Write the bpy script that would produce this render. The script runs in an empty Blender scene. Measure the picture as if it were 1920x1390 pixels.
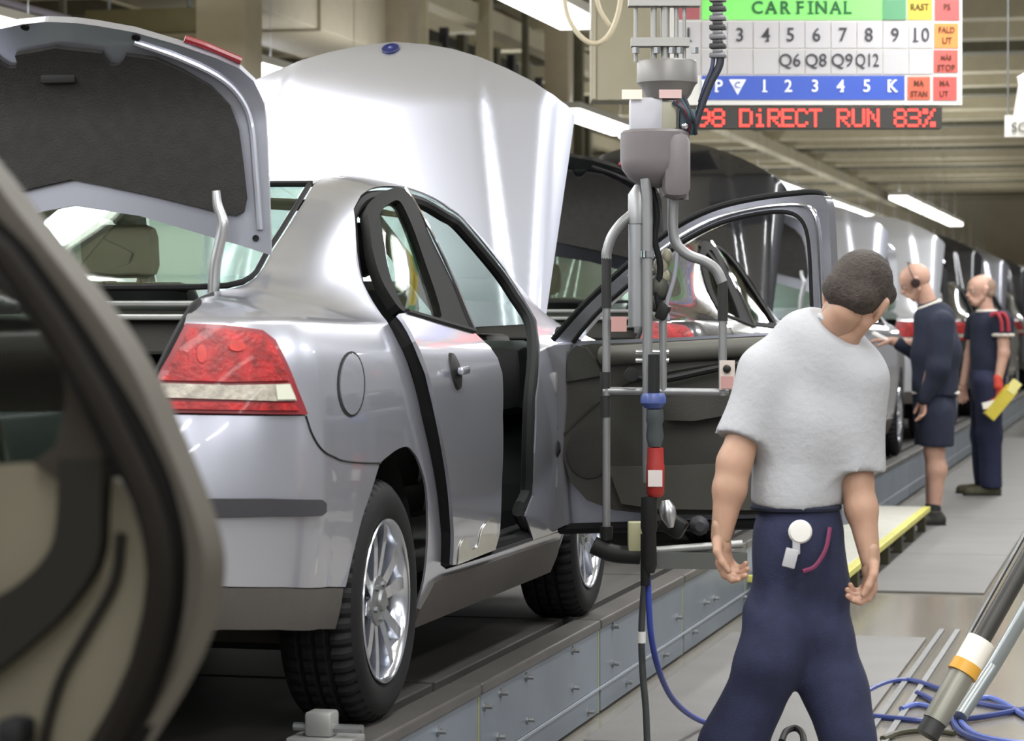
import bpy, bmesh, math, random
import numpy as np
from mathutils import Vector, Matrix
from mathutils.geometry import delaunay_2d_cdt

random.seed(7)
SC = bpy.context.scene
COL = SC.collection

# ---------------------------------------------------------------- camera
# world: +Y runs along the assembly line, +X to the aisle, floor at z = 0
F_PX = 5000.0
TH = math.radians(13.7)
SN, CS = math.sin(TH), math.cos(TH)
CAMZ, HZ = 1.4, 600.0
cam_d = bpy.data.cameras.new('camera')
cam_d.sensor_width = 36.0
cam_d.lens = F_PX / 1920 * 36.0
cam_d.shift_y = -(695.0 - HZ) / 1920
cam_d.clip_start, cam_d.clip_end = 0.05, 400
cam_d.dof.use_dof = True
cam_d.dof.focus_distance = 8.2
cam_d.dof.aperture_fstop = 6.3
cam = bpy.data.objects.new('camera', cam_d)
COL.objects.link(cam)
cam.location = (0, 0, CAMZ)
cam.rotation_euler = (math.pi / 2, 0, TH)
SC.camera = cam

# ---------------------------------------------------------------- world, exposure, lamps
w = bpy.data.worlds.new('hall_light')
SC.world = w
w.use_nodes = True
bg = w.node_tree.nodes['Background']
bg.inputs[0].default_value = (0.85, 0.845, 0.83, 1)
bg.inputs[1].default_value = 0.36
SC.view_settings.view_transform = 'Standard'
SC.view_settings.look = 'None'
SC.view_settings.gamma = 1.0
SC.view_settings.use_curve_mapping = False
SC.view_settings.exposure = -0.18
SC.cycles.use_denoising = True
SC.cycles.max_bounces = 5
SC.cycles.caustics_reflective = False
SC.cycles.caustics_refractive = False
SC.cycles.sample_clamp_indirect = 6.0

def area_lamp(loc, sx, sy, power, col=(0.965, 0.98, 1.0)):
    l = bpy.data.lights.new('fluorescent_light', 'AREA')
    l.shape = 'RECTANGLE'
    l.size, l.size_y, l.energy, l.color = sx, sy, power, col
    o = bpy.data.objects.new('fluorescent_light', l)
    o.location = loc
    COL.objects.link(o)
    return o

# fluorescent fixtures hang in rows along the line: (x, z, list of y, length, power down, power up)
LAMP_ROWS = [
    (-6.1, 3.62, [2.0, 5.6, 9.2, 12.4] + [29.0 + 3.6 * k for k in range(19)], 3.3, 125, 70),
    (-4.2, 3.62, [-6.6, -3.0, 0.6, 4.2, 7.8, 12.4, 17.8], 3.2, 125, 60),
    (-4.6, 3.62, [49.6, 53.2, 56.8, 60.4], 3.2, 110, 70),
    (-8.4, 3.62, [4, 8, 12, 17.6, 28.6], 3.2, 90, 60),
    (-7.7, 3.62, [22.0], 1.3, 40, 30),
    (-0.75, 3.85, [-3.0, 1.0, 5.0, 9.0, 13.0, 17.0, 21.0, 25.0, 30.0, 36.0, 43.0, 51.0, 60.0], 3.0, 110, 60),  # the farther lamps are added out of view to brighten the far bonnets
    (1.9, 3.85, [-1.0, 4.0, 9.0, 14.0, 19.0], 3.0, 95, 50),
    (5.6, 3.85, [-12.0, -8.0, -4.0, 0.0, 4.0], 3.0, 140, 50),
    (-11.5, 3.62, [32 + 7.0 * k for k in range(13)], 3.2, 60, 110),  # hidden row added to throw light up onto the ceiling
]
LAMPS = []
for lx, lz, ys, ln, pw, pu in LAMP_ROWS:
    for ly in ys:
        LAMPS.append((lx, ly, lz, ln))
        area_lamp((lx, ly, lz - 0.075), 0.30, ln * 0.96, pw)
        area_lamp((lx, ly, lz + 0.085), 0.30, ln * 0.96, pu).rotation_euler = (math.pi, 0, 0)

# ---------------------------------------------------------------- camera rays used to read positions off the photograph
def ray(px, py):
    a = (px - 960) / F_PX
    b = (HZ - py) / F_PX
    return np.array([-SN + a * CS, CS + a * SN, b])
CAMP = np.array([0, 0, CAMZ])
def onX(px, py, X):
    r = ray(px, py); return CAMP + r * (X / r[0])
def onY(px, py, Y):
    r = ray(px, py); return CAMP + r * (Y / r[1])
def onZ(px, py, Z):
    r = ray(px, py); return CAMP + r * ((Z - CAMZ) / r[2])
def onD(px, py, d):
    return CAMP + ray(px, py) * d
def onPlane(px, py, p0, n):
    r = ray(px, py); n = np.asarray(n, float)
    return CAMP + r * (np.dot(np.asarray(p0) - CAMP, n) / np.dot(r, n))
RV = np.array([CS, SN, 0.0]); FV = np.array([-SN, CS, 0.0]); UV = np.array([0, 0, 1.0])

# ---------------------------------------------------------------- materials
def lin(h):
    if isinstance(h, str):
        h = h.lstrip('#'); c = [int(h[i:i + 2], 16) / 255 for i in (0, 2, 4)]
    else:
        c = list(h)
    return [x / 12.92 if x <= .04045 else ((x + .055) / 1.055) ** 2.4 for x in c] + [1.0]
MATS = {}
def M(name, col, rough=.5, metal=0.0, coat=0.0, var=0.0, vscale=6.0, bump=0.0, bscale=40.0, emit=0.0, ecol=None, spec=.5, stretch=None, col2=None):
    if name in MATS:
        return MATS[name]
    m = bpy.data.materials.new(name); m.use_nodes = True
    nt = m.node_tree; b = nt.nodes['Principled BSDF']
    c = lin(col)
    b.inputs['Base Color'].default_value = c
    b.inputs['Roughness'].default_value = rough
    b.inputs['Metallic'].default_value = metal
    b.inputs['Coat Weight'].default_value = coat
    b.inputs['Coat Roughness'].default_value = 0.04
    b.inputs['Specular IOR Level'].default_value = spec
    tc = nt.nodes.new('ShaderNodeTexCoord')
    vec = tc.outputs['Object']
    if stretch:
        mp = nt.nodes.new('ShaderNodeMapping'); mp.inputs['Scale'].default_value = stretch
        nt.links.new(vec, mp.inputs[0]); vec = mp.outputs[0]
    if var or col2:
        n = nt.nodes.new('ShaderNodeTexNoise'); n.inputs['Scale'].default_value = vscale
        n.inputs['Detail'].default_value = 5
        nt.links.new(vec, n.inputs['Vector'])
        r = nt.nodes.new('ShaderNodeValToRGB')
        e = r.color_ramp.elements
        c2 = lin(col2) if col2 else c
        e[0].position, e[1].position = .3, .7
        e[0].color = [max(0, x * (1 - var)) for x in c[:3]] + [1]
        e[1].color = [min(1, x * (1 + var)) for x in c2[:3]] + [1]
        nt.links.new(n.outputs['Fac'], r.inputs[0])
        nt.links.new(r.outputs[0], b.inputs['Base Color'])
    if bump:
        n = nt.nodes.new('ShaderNodeTexNoise'); n.inputs['Scale'].default_value = bscale
        n.inputs['Detail'].default_value = 4
        nt.links.new(vec, n.inputs['Vector'])
        bp = nt.nodes.new('ShaderNodeBump'); bp.inputs['Strength'].default_value = bump
        bp.inputs['Distance'].default_value = .01
        nt.links.new(n.outputs['Fac'], bp.inputs['Height'])
        nt.links.new(bp.outputs[0], b.inputs['Normal'])
    if emit:
        b.inputs['Emission Color'].default_value = lin(ecol or col)
        b.inputs['Emission Strength'].default_value = emit
    MATS[name] = m
    return m
def paint(name, col, metal=.75, rough=.26, coat=.8):
    """metallic car paint: fine flake noise under a clear coat"""
    if name in MATS:
        return MATS[name]
    return M(name, col, rough, metal, coat)
def glass(name, tint, gloss=1.0):
    if name in MATS:
        return MATS[name]
    m = bpy.data.materials.new(name); m.use_nodes = True
    nt = m.node_tree; nt.nodes.clear()
    out = nt.nodes.new('ShaderNodeOutputMaterial')
    tr = nt.nodes.new('ShaderNodeBsdfTransparent'); tr.inputs[0].default_value = lin(tint)
    gl = nt.nodes.new('ShaderNodeBsdfGlossy'); gl.inputs['Roughness'].default_value = .02
    fr = nt.nodes.new('ShaderNodeFresnel'); fr.inputs[0].default_value = 1.45
    mul = nt.nodes.new('ShaderNodeMath'); mul.operation = 'MULTIPLY'; mul.inputs[1].default_value = gloss
    mx = nt.nodes.new('ShaderNodeMixShader')
    nt.links.new(fr.outputs[0], mul.inputs[0]); nt.links.new(mul.outputs[0], mx.inputs[0])
    nt.links.new(tr.outputs[0], mx.inputs[1]); nt.links.new(gl.outputs[0], mx.inputs[2])
    nt.links.new(mx.outputs[0], out.inputs[0])
    MATS[name] = m
    return m

SILVER = paint('silver_paint', '#afb1bc', .74, .31)
BLACKP = paint('black_paint', '#1b1c22', .25, .25, 1.0)
GREYP = paint('graphite_paint', '#6f6a62', .7, .3)
STEELP = paint('grey_silver_paint', '#8f9098', .72, .27)
PEARL = paint('pearl_silver_paint', '#c9cbd2', .5, .3)
RUBBER = M('rubber', '#1a1a1b', .7, var=.15, spec=.2)
FRAMEB = M('window_frame_black', '#161616', .7, spec=.12)
BLKPL = M('black_plastic', '#202020', .55, bump=.1, bscale=300, spec=.25)
DKGREY = M('dark_grey_plastic', '#353438', .6, spec=.3, bump=.1, bscale=200)
CLAD = M('grey_cladding', '#4c4845', .65, spec=.3, var=.06, bump=.1, bscale=250)
LINER = M('dark_felt', '#292826', .95, var=.15, vscale=30, bump=.4, bscale=200)
TRIM = M('charcoal_door_trim', '#42413d', .75, var=.08, bump=.2, bscale=250)
TRIM2 = M('dark_door_trim', '#383733', .8, var=.08, bump=.2, bscale=250)
BEIGE = M('beige_trim', '#8d8671', .7, var=.06)
CHROME = M('chrome', '#e6e8ee', .12, 1.0)
ALU = M('brushed_aluminium', '#c3c4c6', .32, .9, var=.06, vscale=20)
ALLOY = M('alloy_wheel', '#c9ccd4', .2, .95)
STEEL = M('steel', '#8f9192', .38, .85, var=.12, vscale=15)
GALV = M('grey_metal', '#9a9a98', .45, .5, var=.1)
REDL = M('red_lens', '#931618', .42, coat=.08, var=.55, vscale=28, spec=.4, bump=.3, bscale=90)
REDL2 = M('dark_red_lens', '#7c1620', .42, coat=.08, var=.15, vscale=12)
CLEARL = M('clear_lens', '#a39c90', .4, .1, coat=.1, var=.3, vscale=40, bump=.3, bscale=90)
GREEN_GLASS = glass('green_tinted_glass', '#eef7f2', .3)
DARK_GLASS = glass('dark_tinted_glass', '#b9c7c0', .7)
WHITE = M('white_enamel', '#e9e8e4', .4)
LAMPM = M('fluorescent_tube', '#ffffff', .4, emit=5.0, ecol='#fffdf6')

# ---------------------------------------------------------------- mesh building
class MB:
    """collects shapes and links them as ONE mesh object"""
    def __init__(s):
        s.v, s.f = [], []
    def add(s, v, f):
        o = len(s.v); s.v += [tuple(float(c) for c in p) for p in v]
        s.f += [tuple(i + o for i in q) for q in f]
        return s
    def box(s, c, size, R=None, bev=0.0):
        hx, hy, hz = [q / 2 for q in size]
        if bev <= 0:
            p = [Vector((x, y, z)) for x in (-hx, hx) for y in (-hy, hy) for z in (-hz, hz)]
            f = [(0, 1, 3, 2), (4, 6, 7, 5), (0, 4, 5, 1), (2, 3, 7, 6), (0, 2, 6, 4), (1, 5, 7, 3)]
        else:
            bm = bmesh.new(); bmesh.ops.create_cube(bm, size=1.0)
            for v in bm.verts: v.co = Vector((v.co.x * 2 * hx, v.co.y * 2 * hy, v.co.z * 2 * hz))
            bmesh.ops.bevel(bm, geom=bm.edges[:], offset=min(bev, .49 * min(size)), segments=2, affect='EDGES', profile=.5)
            bm.verts.index_update()
            p = [v.co.copy() for v in bm.verts]; f = [tuple(v.index for v in q.verts) for q in bm.faces]; bm.free()
        c = Vector(c)
        if R is not None:
            p = [R @ q for q in p]
        return s.add([c + q for q in p], f)
    def bar(s, a, b, wx, wz, up=(0, 0, 1)):
        """rectangular bar from a to b"""
        a, b = Vector(a), Vector(b); d = (b - a); L = d.length; d.normalize()
        u = Vector(up); x = d.cross(u)
        if x.length < 1e-4: x = d.cross(Vector((1, 0, 0)))
        x.normalize(); u = x.cross(d)
        R = Matrix((x, d, u)).transposed()
        return s.box((a + b) / 2, (wx, L, wz), R)
    def tube(s, pts, r, n=10, smooth=0, cap=True):
        P = [Vector(p) for p in pts]
        if smooth: P = crv(P, smooth)
        rs = r if isinstance(r, (list, tuple)) else [r] * len(P)
        if len(rs) != len(P):
            rs = list(np.interp(np.linspace(0, 1, len(P)), np.linspace(0, 1, len(rs)), rs))
        o = len(s.v); t = (P[1] - P[0]).normalized()
        a = t.orthogonal().normalized()
        for i, p in enumerate(P):
            t2 = (P[min(i + 1, len(P) - 1)] - P[max(i - 1, 0)])
            if t2.length > 1e-9: t2.normalize()
            else: t2 = t
            q = t.rotation_difference(t2); a = (q @ a); a = (a - t2 * a.dot(t2)).normalized(); t = t2
            b = t.cross(a)
            for k in range(n):
                th = 2 * math.pi * k / n
                s.v.append(tuple(p + (a * math.cos(th) + b * math.sin(th)) * rs[i]))
        for i in range(len(P) - 1):
            for k in range(n):
                k2 = (k + 1) % n
                s.f.append((o + i * n + k, o + i * n + k2, o + (i + 1) * n + k2, o + (i + 1) * n + k))
        if cap:
            s.f.append(tuple(o + k for k in reversed(range(n))))
            s.f.append(tuple(o + (len(P) - 1) * n + k for k in range(n)))
        return s
    def lathe(s, prof, c=(0, 0, 0), axis=(0, 0, 1), n=24, caps=True):
        """prof: list of (radius, height along axis)"""
        ax = Vector(axis).normalized(); a = ax.orthogonal().normalized(); b = ax.cross(a); c = Vector(c)
        o = len(s.v)
        for r, h in prof:
            for k in range(n):
                th = 2 * math.pi * k / n
                s.v.append(tuple(c + ax * h + (a * math.cos(th) + b * math.sin(th)) * r))
        for i in range(len(prof) - 1):
            for k in range(n):
                k2 = (k + 1) % n
                s.f.append((o + i * n + k, o + i * n + k2, o + (i + 1) * n + k2, o + (i + 1) * n + k))
        if caps:
            s.f.append(tuple(o + k for k in reversed(range(n))))
            s.f.append(tuple(o + (len(prof) - 1) * n + k for k in range(n)))
        return s
    def slab(s, pts, off):
        """polygon pts (3D) extruded by the vector off; concave outlines are fine"""
        P = [Vector(p) for p in pts]; off = Vector(off); n = len(P)
        o = len(s.v)
        s.v += [tuple(p) for p in P] + [tuple(p + off) for p in P]
        from mathutils.geometry import tessellate_polygon
        tri = tessellate_polygon([P])
        for t in tri:
            s.f.append(tuple(o + i for i in t)); s.f.append(tuple(o + n + i for i in reversed(t)))
        for i in range(n):
            j = (i + 1) % n
            s.f.append((o + i, o + j, o + n + j, o + n + i))
        return s
    def ball(s, c, r, n=12, sc=(1, 1, 1)):
        o = len(s.v); m = n // 2
        for i in range(m + 1):
            ph = math.pi * i / m
            for k in range(n):
                th = 2 * math.pi * k / n
                s.v.append((c[0] + r * sc[0] * math.sin(ph) * math.cos(th), c[1] + r * sc[1] * math.sin(ph) * math.sin(th), c[2] + r * sc[2] * math.cos(ph)))
        for i in range(m):
            for k in range(n):
                k2 = (k + 1) % n
                s.f.append((o + i * n + k, o + (i + 1) * n + k, o + (i + 1) * n + k2, o + i * n + k2))
        return s
    def mesh(s, name, mat, smooth=False, org=(0, 0, 0), fixn=True):
        me = bpy.data.meshes.new(name)
        V = np.array(s.v, float).reshape(-1, 3) - np.array(org, float)
        me.from_pydata(V.tolist(), [], s.f)
        if fixn:
            bm = bmesh.new(); bm.from_mesh(me)
            bmesh.ops.remove_doubles(bm, verts=bm.verts[:], dist=1e-6)
            bmesh.ops.recalc_face_normals(bm, faces=bm.faces[:]); bm.to_mesh(me); bm.free()
        if mat: me.materials.append(mat)
        if smooth:
            me.polygons.foreach_set('use_smooth', [True] * len(me.polygons))
            if smooth != 'all':
                me.set_sharp_from_angle(angle=math.radians(38))
        me.update()
        return me
ORG = {}
def link(name, me, parent=None, smooth=None):
    o = bpy.data.objects.new(name, me); COL.objects.link(o)
    if parent is not None:
        o.parent = parent
        ORG[o.name] = ORG.get(parent.name, np.zeros(3))
    return o
def crv(P, k=6):
    P = [Vector(p) for p in P]
    if len(P) < 3: return P
    out = []
    Q = [P[0] * 2 - P[1]] + P + [P[-1] * 2 - P[-2]]
    for i in range(1, len(Q) - 2):
        for j in range(k):
            t = j / k
            out.append(.5 * ((2 * Q[i]) + (Q[i + 1] - Q[i - 1]) * t + (2 * Q[i - 1] - 5 * Q[i] + 4 * Q[i + 1] - Q[i + 2]) * t * t + (3 * Q[i] - Q[i - 1] - 3 * Q[i + 1] + Q[i + 2]) * t ** 3))
    out.append(P[-1])
    return out
def tag(o, label=None, cat=None, group=None, kind=None):
    if label: o['label'] = label
    if cat: o['category'] = cat
    if group: o['group'] = group
    if kind: o['kind'] = kind
    return o
def thing(name, loc, label, cat, group=None):
    o = bpy.data.objects.new(name, None); COL.objects.link(o)
    o.empty_display_size = .1
    o.location = loc; ORG[o.name] = np.array(loc, float)
    return tag(o, label, cat, group)
def part(name, mb, mat, parent, smooth=True, label=None):
    """a mesh given in world coordinates, stored relative to its thing"""
    org = ORG.get(parent.name, np.zeros(3))
    o = link(name, mb.mesh(name, mat, smooth, org), parent)
    if label: o['label'] = label
    return o
def solo(name, mb, mat, label, cat, group=None, smooth=True):
    """a thing that is one mesh, origin at its base"""
    V = np.array(mb.v, float); org = np.array([(V[:, 0].min() + V[:, 0].max()) / 2, (V[:, 1].min() + V[:, 1].max()) / 2, V[:, 2].min()])
    o = link(name, mb.mesh(name, mat, smooth, org)); o.location = org; ORG[o.name] = org
    return tag(o, label, cat, group)
def struct(name, mb, mat, smooth=False):
    o = link(name, mb.mesh(name, mat, smooth)); o['kind'] = 'structure'
    return o
# ================================================================ car body surface
CX, CY, CZ = -2.85, 6.70, 0.337          # first car: centre line, rear axle datum, platform height
PITCH = 5.8                               # spacing of the cars on the line
def pchip(xs, ys):
    xs = np.array(xs, float); ys = np.array(ys, float); h = np.diff(xs); dl = np.diff(ys) / h
    m = np.zeros(len(xs))
    for i in range(1, len(xs) - 1):
        if dl[i - 1] * dl[i] > 0:
            w1 = 2 * h[i] + h[i - 1]; w2 = h[i] + 2 * h[i - 1]
            m[i] = (w1 + w2) / (w1 / dl[i - 1] + w2 / dl[i])
    m[0] = dl[0]; m[-1] = dl[-1]
    def f(x):
        x = np.clip(x, xs[0], xs[-1]); i = np.clip(np.searchsorted(xs, x) - 1, 0, len(xs) - 2)
        t = (x - xs[i]) / h[i]
        return ((1 + 2 * t) * (1 - t) ** 2 * ys[i] + t * (1 - t) ** 2 * h[i] * m[i] + t * t * (3 - 2 * t) * ys[i + 1] + t * t * (t - 1) * h[i] * m[i + 1])
    return f
def spline(xs, ys):
    n = len(xs); xs = np.array(xs, float); ys = np.array(ys, float); h = np.diff(xs)
    A = np.zeros((n, n)); r = np.zeros(n); A[0, 0] = A[-1, -1] = 1
    for i in range(1, n - 1):
        A[i, i - 1] = h[i - 1]; A[i, i] = 2 * (h[i - 1] + h[i]); A[i, i + 1] = h[i]
        r[i] = 6 * ((ys[i + 1] - ys[i]) / h[i] - (ys[i] - ys[i - 1]) / h[i - 1])
    Mm = np.linalg.solve(A, r)
    def f(x):
        x = np.clip(x, xs[0], xs[-1]); i = np.clip(np.searchsorted(xs, x) - 1, 0, n - 2)
        a = xs[i + 1] - x; b = x - xs[i]
        return Mm[i] * a ** 3 / (6 * h[i]) + Mm[i + 1] * b ** 3 / (6 * h[i]) + (ys[i] / h[i] - Mm[i] * h[i] / 6) * a + (ys[i + 1] / h[i] - Mm[i + 1] * h[i] / 6) * b
    return f
# half cross-section from sill to roof centre (x, z)
PR = [(.80, .20), (.845, .32), (.868, .48), (.876, .62), (.874, .76), (.862, .88), (.838, .97), (.80, 1.04),
      (.745, 1.15), (.685, 1.275), (.625, 1.395), (.565, 1.468), (.42, 1.510), (.2, 1.526), (0, 1.53)]
TT = [0]
for _a, _b in zip(PR, PR[1:]):
    TT.append(TT[-1] + math.hypot(_a[0] - _b[0], _a[1] - _b[1]))
TB, TMAX, ZB = TT[7], TT[-1], 1.04
PXs = spline(TT, [p[0] for p in PR]); PZs = spline(TT, [p[1] for p in PR])
HR = spline([-.6, -.25, -.05, .15, .4, .65, .9, 1.2, 1.6, 1.9, 2.2, 2.5, 2.8, 3.2, 3.8],
            [.12, .14, .22, .42, .66, .86, .97, 1.0, .99, .92, .74, .46, .18, .02, -.1])
Y0, LU = -.42, .95
YF, LUF = 2.95, .95
LC = pchip([.2, .42, .60, .75, .88, 1.0, 1.06, 1.12, 1.6], [.48, .53, .545, .53, .50, .46, .43, .40, .40])
LCF = pchip([.2, .42, .60, .75, .9, 1.1, 1.6], [.56, .62, .62, .58, .50, .40, .40])
NEX = 2.7
def S(u, t):
    """right half of the body: u runs along the car and wraps round both ends, t runs up the section"""
    u = np.asarray(u, float); t = np.asarray(t, float)
    y = np.clip(u, Y0, YF)
    x = PXs(t); z = PZs(t); h = HR(y)
    z = np.where(t > TB, ZB + (z - ZB) * h, z)
    z = z + (0.03 * np.clip((1.0 - y) / 1.4, 0, 1) - .02 * np.clip((y - 1.0) / 1.5, 0, 1)) * np.clip((z - .75) / .25, 0, 1)
    x = x * (1 - .035 * np.clip((y - 2.0) / 1.6, 0, 1.2) ** 2 - .012 * np.clip((.4 - y) / .8, 0, 1) ** 2)
    ph = np.clip((Y0 - u) / LU, 0, 1) * math.pi / 2
    pf = np.clip((u - YF) / LUF, 0, 1) * math.pi / 2
    c = np.maximum(np.cos(ph) * np.cos(pf), 0) ** (2 / NEX)
    y = y - LC(z) * np.sin(ph) ** (2 / NEX) + LCF(z) * np.sin(pf) ** (2 / NEX)
    return np.stack([x * c, y, z], -1)
UC, UFR = Y0 - LU, YF + LUF
def nrm(u, t, e=1e-3):
    u = np.asarray(u, float); t = np.asarray(t, float)
    a = S(np.minimum(u + e, UFR), t) - S(np.maximum(u - e, UC), t); b = S(u, np.minimum(t + e, TMAX)) - S(u, np.maximum(t - e, 0))
    n = np.cross(a, b); L = np.linalg.norm(n, axis=-1, keepdims=True)
    return n / np.maximum(L, 1e-9)
CAR0 = np.array([CX, CY, CZ])
def pj(P):
    d = -SN * P[..., 0] + CS * P[..., 1]; l = CS * P[..., 0] + SN * P[..., 1]
    return 960 + F_PX * l / d, HZ - F_PX * (P[..., 2] - CAMZ) / d
_U, _T = np.meshgrid(np.linspace(Y0 - LU * .97, 3.2, 260), np.linspace(0, TMAX * .97, 200), indexing='ij')
_G = S(_U, _T) + CAR0
_gx, _gy = pj(_G)
_face = np.einsum('ijk,ijk->ij', nrm(_U, _T), CAMP - _G)
def inv(px, py):
    """(u, t) of the body point of the first car seen at a photograph position"""
    c = (_gx - px) ** 2 + (_gy - py) ** 2 + np.where(_face > 0, 0, 400)
    i = np.unravel_index(np.argmin(c), c.shape); u, t = _U[i], _T[i]
    for k in range(14):
        P = np.array(pj(S(u, t) + CAR0)); e = np.array([px, py]) - P
        if np.hypot(*e) < .05: break
        h = 1e-4
        J = np.stack([np.array(pj(S(u + h, t) + CAR0)) - P, np.array(pj(S(u, t + h) + CAR0)) - P], 1) / h
        du = np.clip(np.linalg.solve(J + 1e-6 * np.eye(2), e), -.05, .05)
        u += du[0]; t += du[1]
    return (float(u), float(t))
def tr(*pts):
    return [inv(*p) for p in pts]
def dens(P, d):
    out = []
    for a, b in zip(P, P[1:] + P[:1]):
        n = max(1, int(math.hypot(b[0] - a[0], b[1] - a[1]) / d + .5))
        out += [(a[0] + (b[0] - a[0]) * k / n, a[1] + (b[1] - a[1]) * k / n) for k in range(n)]
    return out
def inpoly(pts, poly):
    x, y = pts[:, 0], pts[:, 1]; r = np.zeros(len(pts), bool); n = len(poly)
    for i in range(n):
        (x1, y1), (x2, y2) = poly[i], poly[(i + 1) % n]
        if y1 == y2: continue
        r ^= ((y1 > y) != (y2 > y)) & (x < (x2 - x1) * (y - y1) / (y2 - y1) + x1)
    return r
def smooth2(P, k=4, closed=False):
    """Catmull-Rom through 2D points"""
    Q = crv([Vector((p[0], p[1], 0)) for p in P], k)
    return [(q.x, q.y) for q in Q]
def patch(outline, fn, fnorm, holes=(), res=.035, th=.006, off=0.0, mirror=False, margin=.4):
    """trimmed panel cut out of the surface fn(u, t); returns verts, faces and normals of a closed shell"""
    loops = [dens(list(outline), res)] + [dens(list(h), res) for h in holes]
    A = np.array(loops[0])
    g0, g1 = A.min(0), A.max(0)
    gx, gy = np.meshgrid(np.arange(g0[0], g1[0], res), np.arange(g0[1], g1[1], res * .9), indexing='ij')
    gx = gx + (np.arange(gx.shape[1]) % 2)[None, :] * res * .5
    G = np.stack([gx.ravel(), gy.ravel()], 1)
    k = inpoly(G, loops[0])
    for h in loops[1:]: k &= ~inpoly(G, h)
    G = G[k]
    B = np.concatenate([np.array(l) for l in loops])
    if len(G):
        dmin = np.array([np.min((B[:, 0] - g[0]) ** 2 + (B[:, 1] - g[1]) ** 2) for g in G])
        G = G[dmin > (res * margin) ** 2]
    verts = [Vector(p) for p in B.tolist()] + [Vector(p) for p in G.tolist()]
    edges = []; o = 0
    for l in loops:
        n = len(l); edges += [(o + i, o + (i + 1) % n) for i in range(n)]; o += n
    vo, eo, fo, *_ = delaunay_2d_cdt(verts, edges, [], 0, 1e-7)
    V = np.array([(v[0], v[1]) for v in vo]); F = np.array([f for f in fo if len(f) == 3])
    C = V[F].mean(1); k = inpoly(C, loops[0])
    for h in loops[1:]: k &= ~inpoly(C, h)
    F = F[k]
    P = fn(V[:, 0], V[:, 1]); N = fnorm(V[:, 0], V[:, 1])
    # outward = away from the car axis
    e1 = P[F[:, 1]] - P[F[:, 0]]; e2 = P[F[:, 2]] - P[F[:, 0]]
    fn_ = np.cross(e1, e2); flip = np.einsum('ij,ij->i', fn_, N[F].mean(1)) < 0
    F[flip] = F[flip][:, ::-1]
    P = P + N * off
    n = len(P)
    cnt = {}
    for f in F:
        for a, b in ((f[0], f[1]), (f[1], f[2]), (f[2], f[0])):
            cnt[(a, b)] = 1
    bd = [(a, b) for (a, b) in cnt if (b, a) not in cnt]
    if mirror:
        P = P * np.array([-1, 1, 1]); N = N * np.array([-1, 1, 1]); F = F[:, ::-1]
        bd = [(b, a) for a, b in bd]
    AV = [P, P - N * th]; AN = [N, -N]; AF = [F, F[:, ::-1] + n]
    k = 2 * n; wv, wn, wf = [], [], []
    for a, b in bd:
        p, q = P[a], P[b]; p2, q2 = P[a] - N[a] * th, P[b] - N[b] * th
        nn = np.cross(q - p, N[a]); L = np.linalg.norm(nn); nn = nn / L if L > 0 else N[a]
        wv += [p, p2, q2, q]; wn += [nn] * 4; wf.append((k, k + 1, k + 2, k + 3)); k += 4
    if wv:
        AV.append(np.array(wv)); AN.append(np.array(wn))
    faces = [tuple(int(i) for i in f) for f in np.concatenate(AF)] + wf
    return np.concatenate(AV), faces, np.concatenate(AN)
def pmesh(name, mat, pieces):
    """one mesh from several patches, with the analytic normals kept"""
    V, F, N, o = [], [], [], 0
    for v, f, n in pieces:
        V.append(v); N.append(n); F += [tuple(i + o for i in q) for q in f]; o += len(v)
    me = bpy.data.meshes.new(name); V = np.concatenate(V); N = np.concatenate(N)
    me.from_pydata(V.tolist(), [], F); me.materials.append(mat)
    me.polygons.foreach_set('use_smooth', [True] * len(me.polygons))
    bad = ~np.isfinite(N).all(1) | (np.linalg.norm(N, axis=1) < .5); N[bad] = (0, 0, 1)
    me.normals_split_custom_set_from_vertices(N.tolist()); me.update()
    return me
def sp(outline, **k):
    return patch(outline, S, nrm, **k)
def both(outline, **k):
    return [sp(outline, **k), sp(outline, mirror=True, **k)]
# ================================================================ car parts (local: x right, y forward, z up from the platform)
MESH = {}
def cache(key, fn):
    if key not in MESH: MESH[key] = fn()
    return MESH[key]

CPIL = tr((590, 345), (570, 378), (550, 410), (530, 442), (510, 472), (495, 500), (480, 520), (460, 533), (440, 540), (420, 544), (400, 548), (375, 560), (352, 588))
LAMP_EDGE = tr((346, 608), (420, 611), (490, 621), (514, 640), (532, 675), (554, 730), (573, 780))
SEAM = tr((585, 815), (605, 845), (635, 862), (675, 868), (713, 869))
ARCH_F = tr((726, 857), (745, 843), (763, 838), (775, 848), (786, 867), (799, 912), (803, 978), (798, 1070))
ARCH_R = tr((709, 880), (694, 928), (679, 972), (662, 1040), (648, 1101))
DCUT = tr((663, 392), (667, 440), (669, 470), (674, 505), (681, 532), (697, 562), (715, 590), (745, 640), (770, 700), (790, 780), (808, 860), (820, 930), (827, 1000), (826, 1060))
DFRONT = tr((985, 968), (1000, 930), (1003, 850), (1006, 750), (1012, 665))
DTOP = tr((1006, 600), (976, 549), (948, 506), (919, 469), (890, 434), (861, 402), (833, 379), (798, 360), (761, 351), (732, 349), (697, 353), (677, 366))
ROOF_T = 1.47

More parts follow.
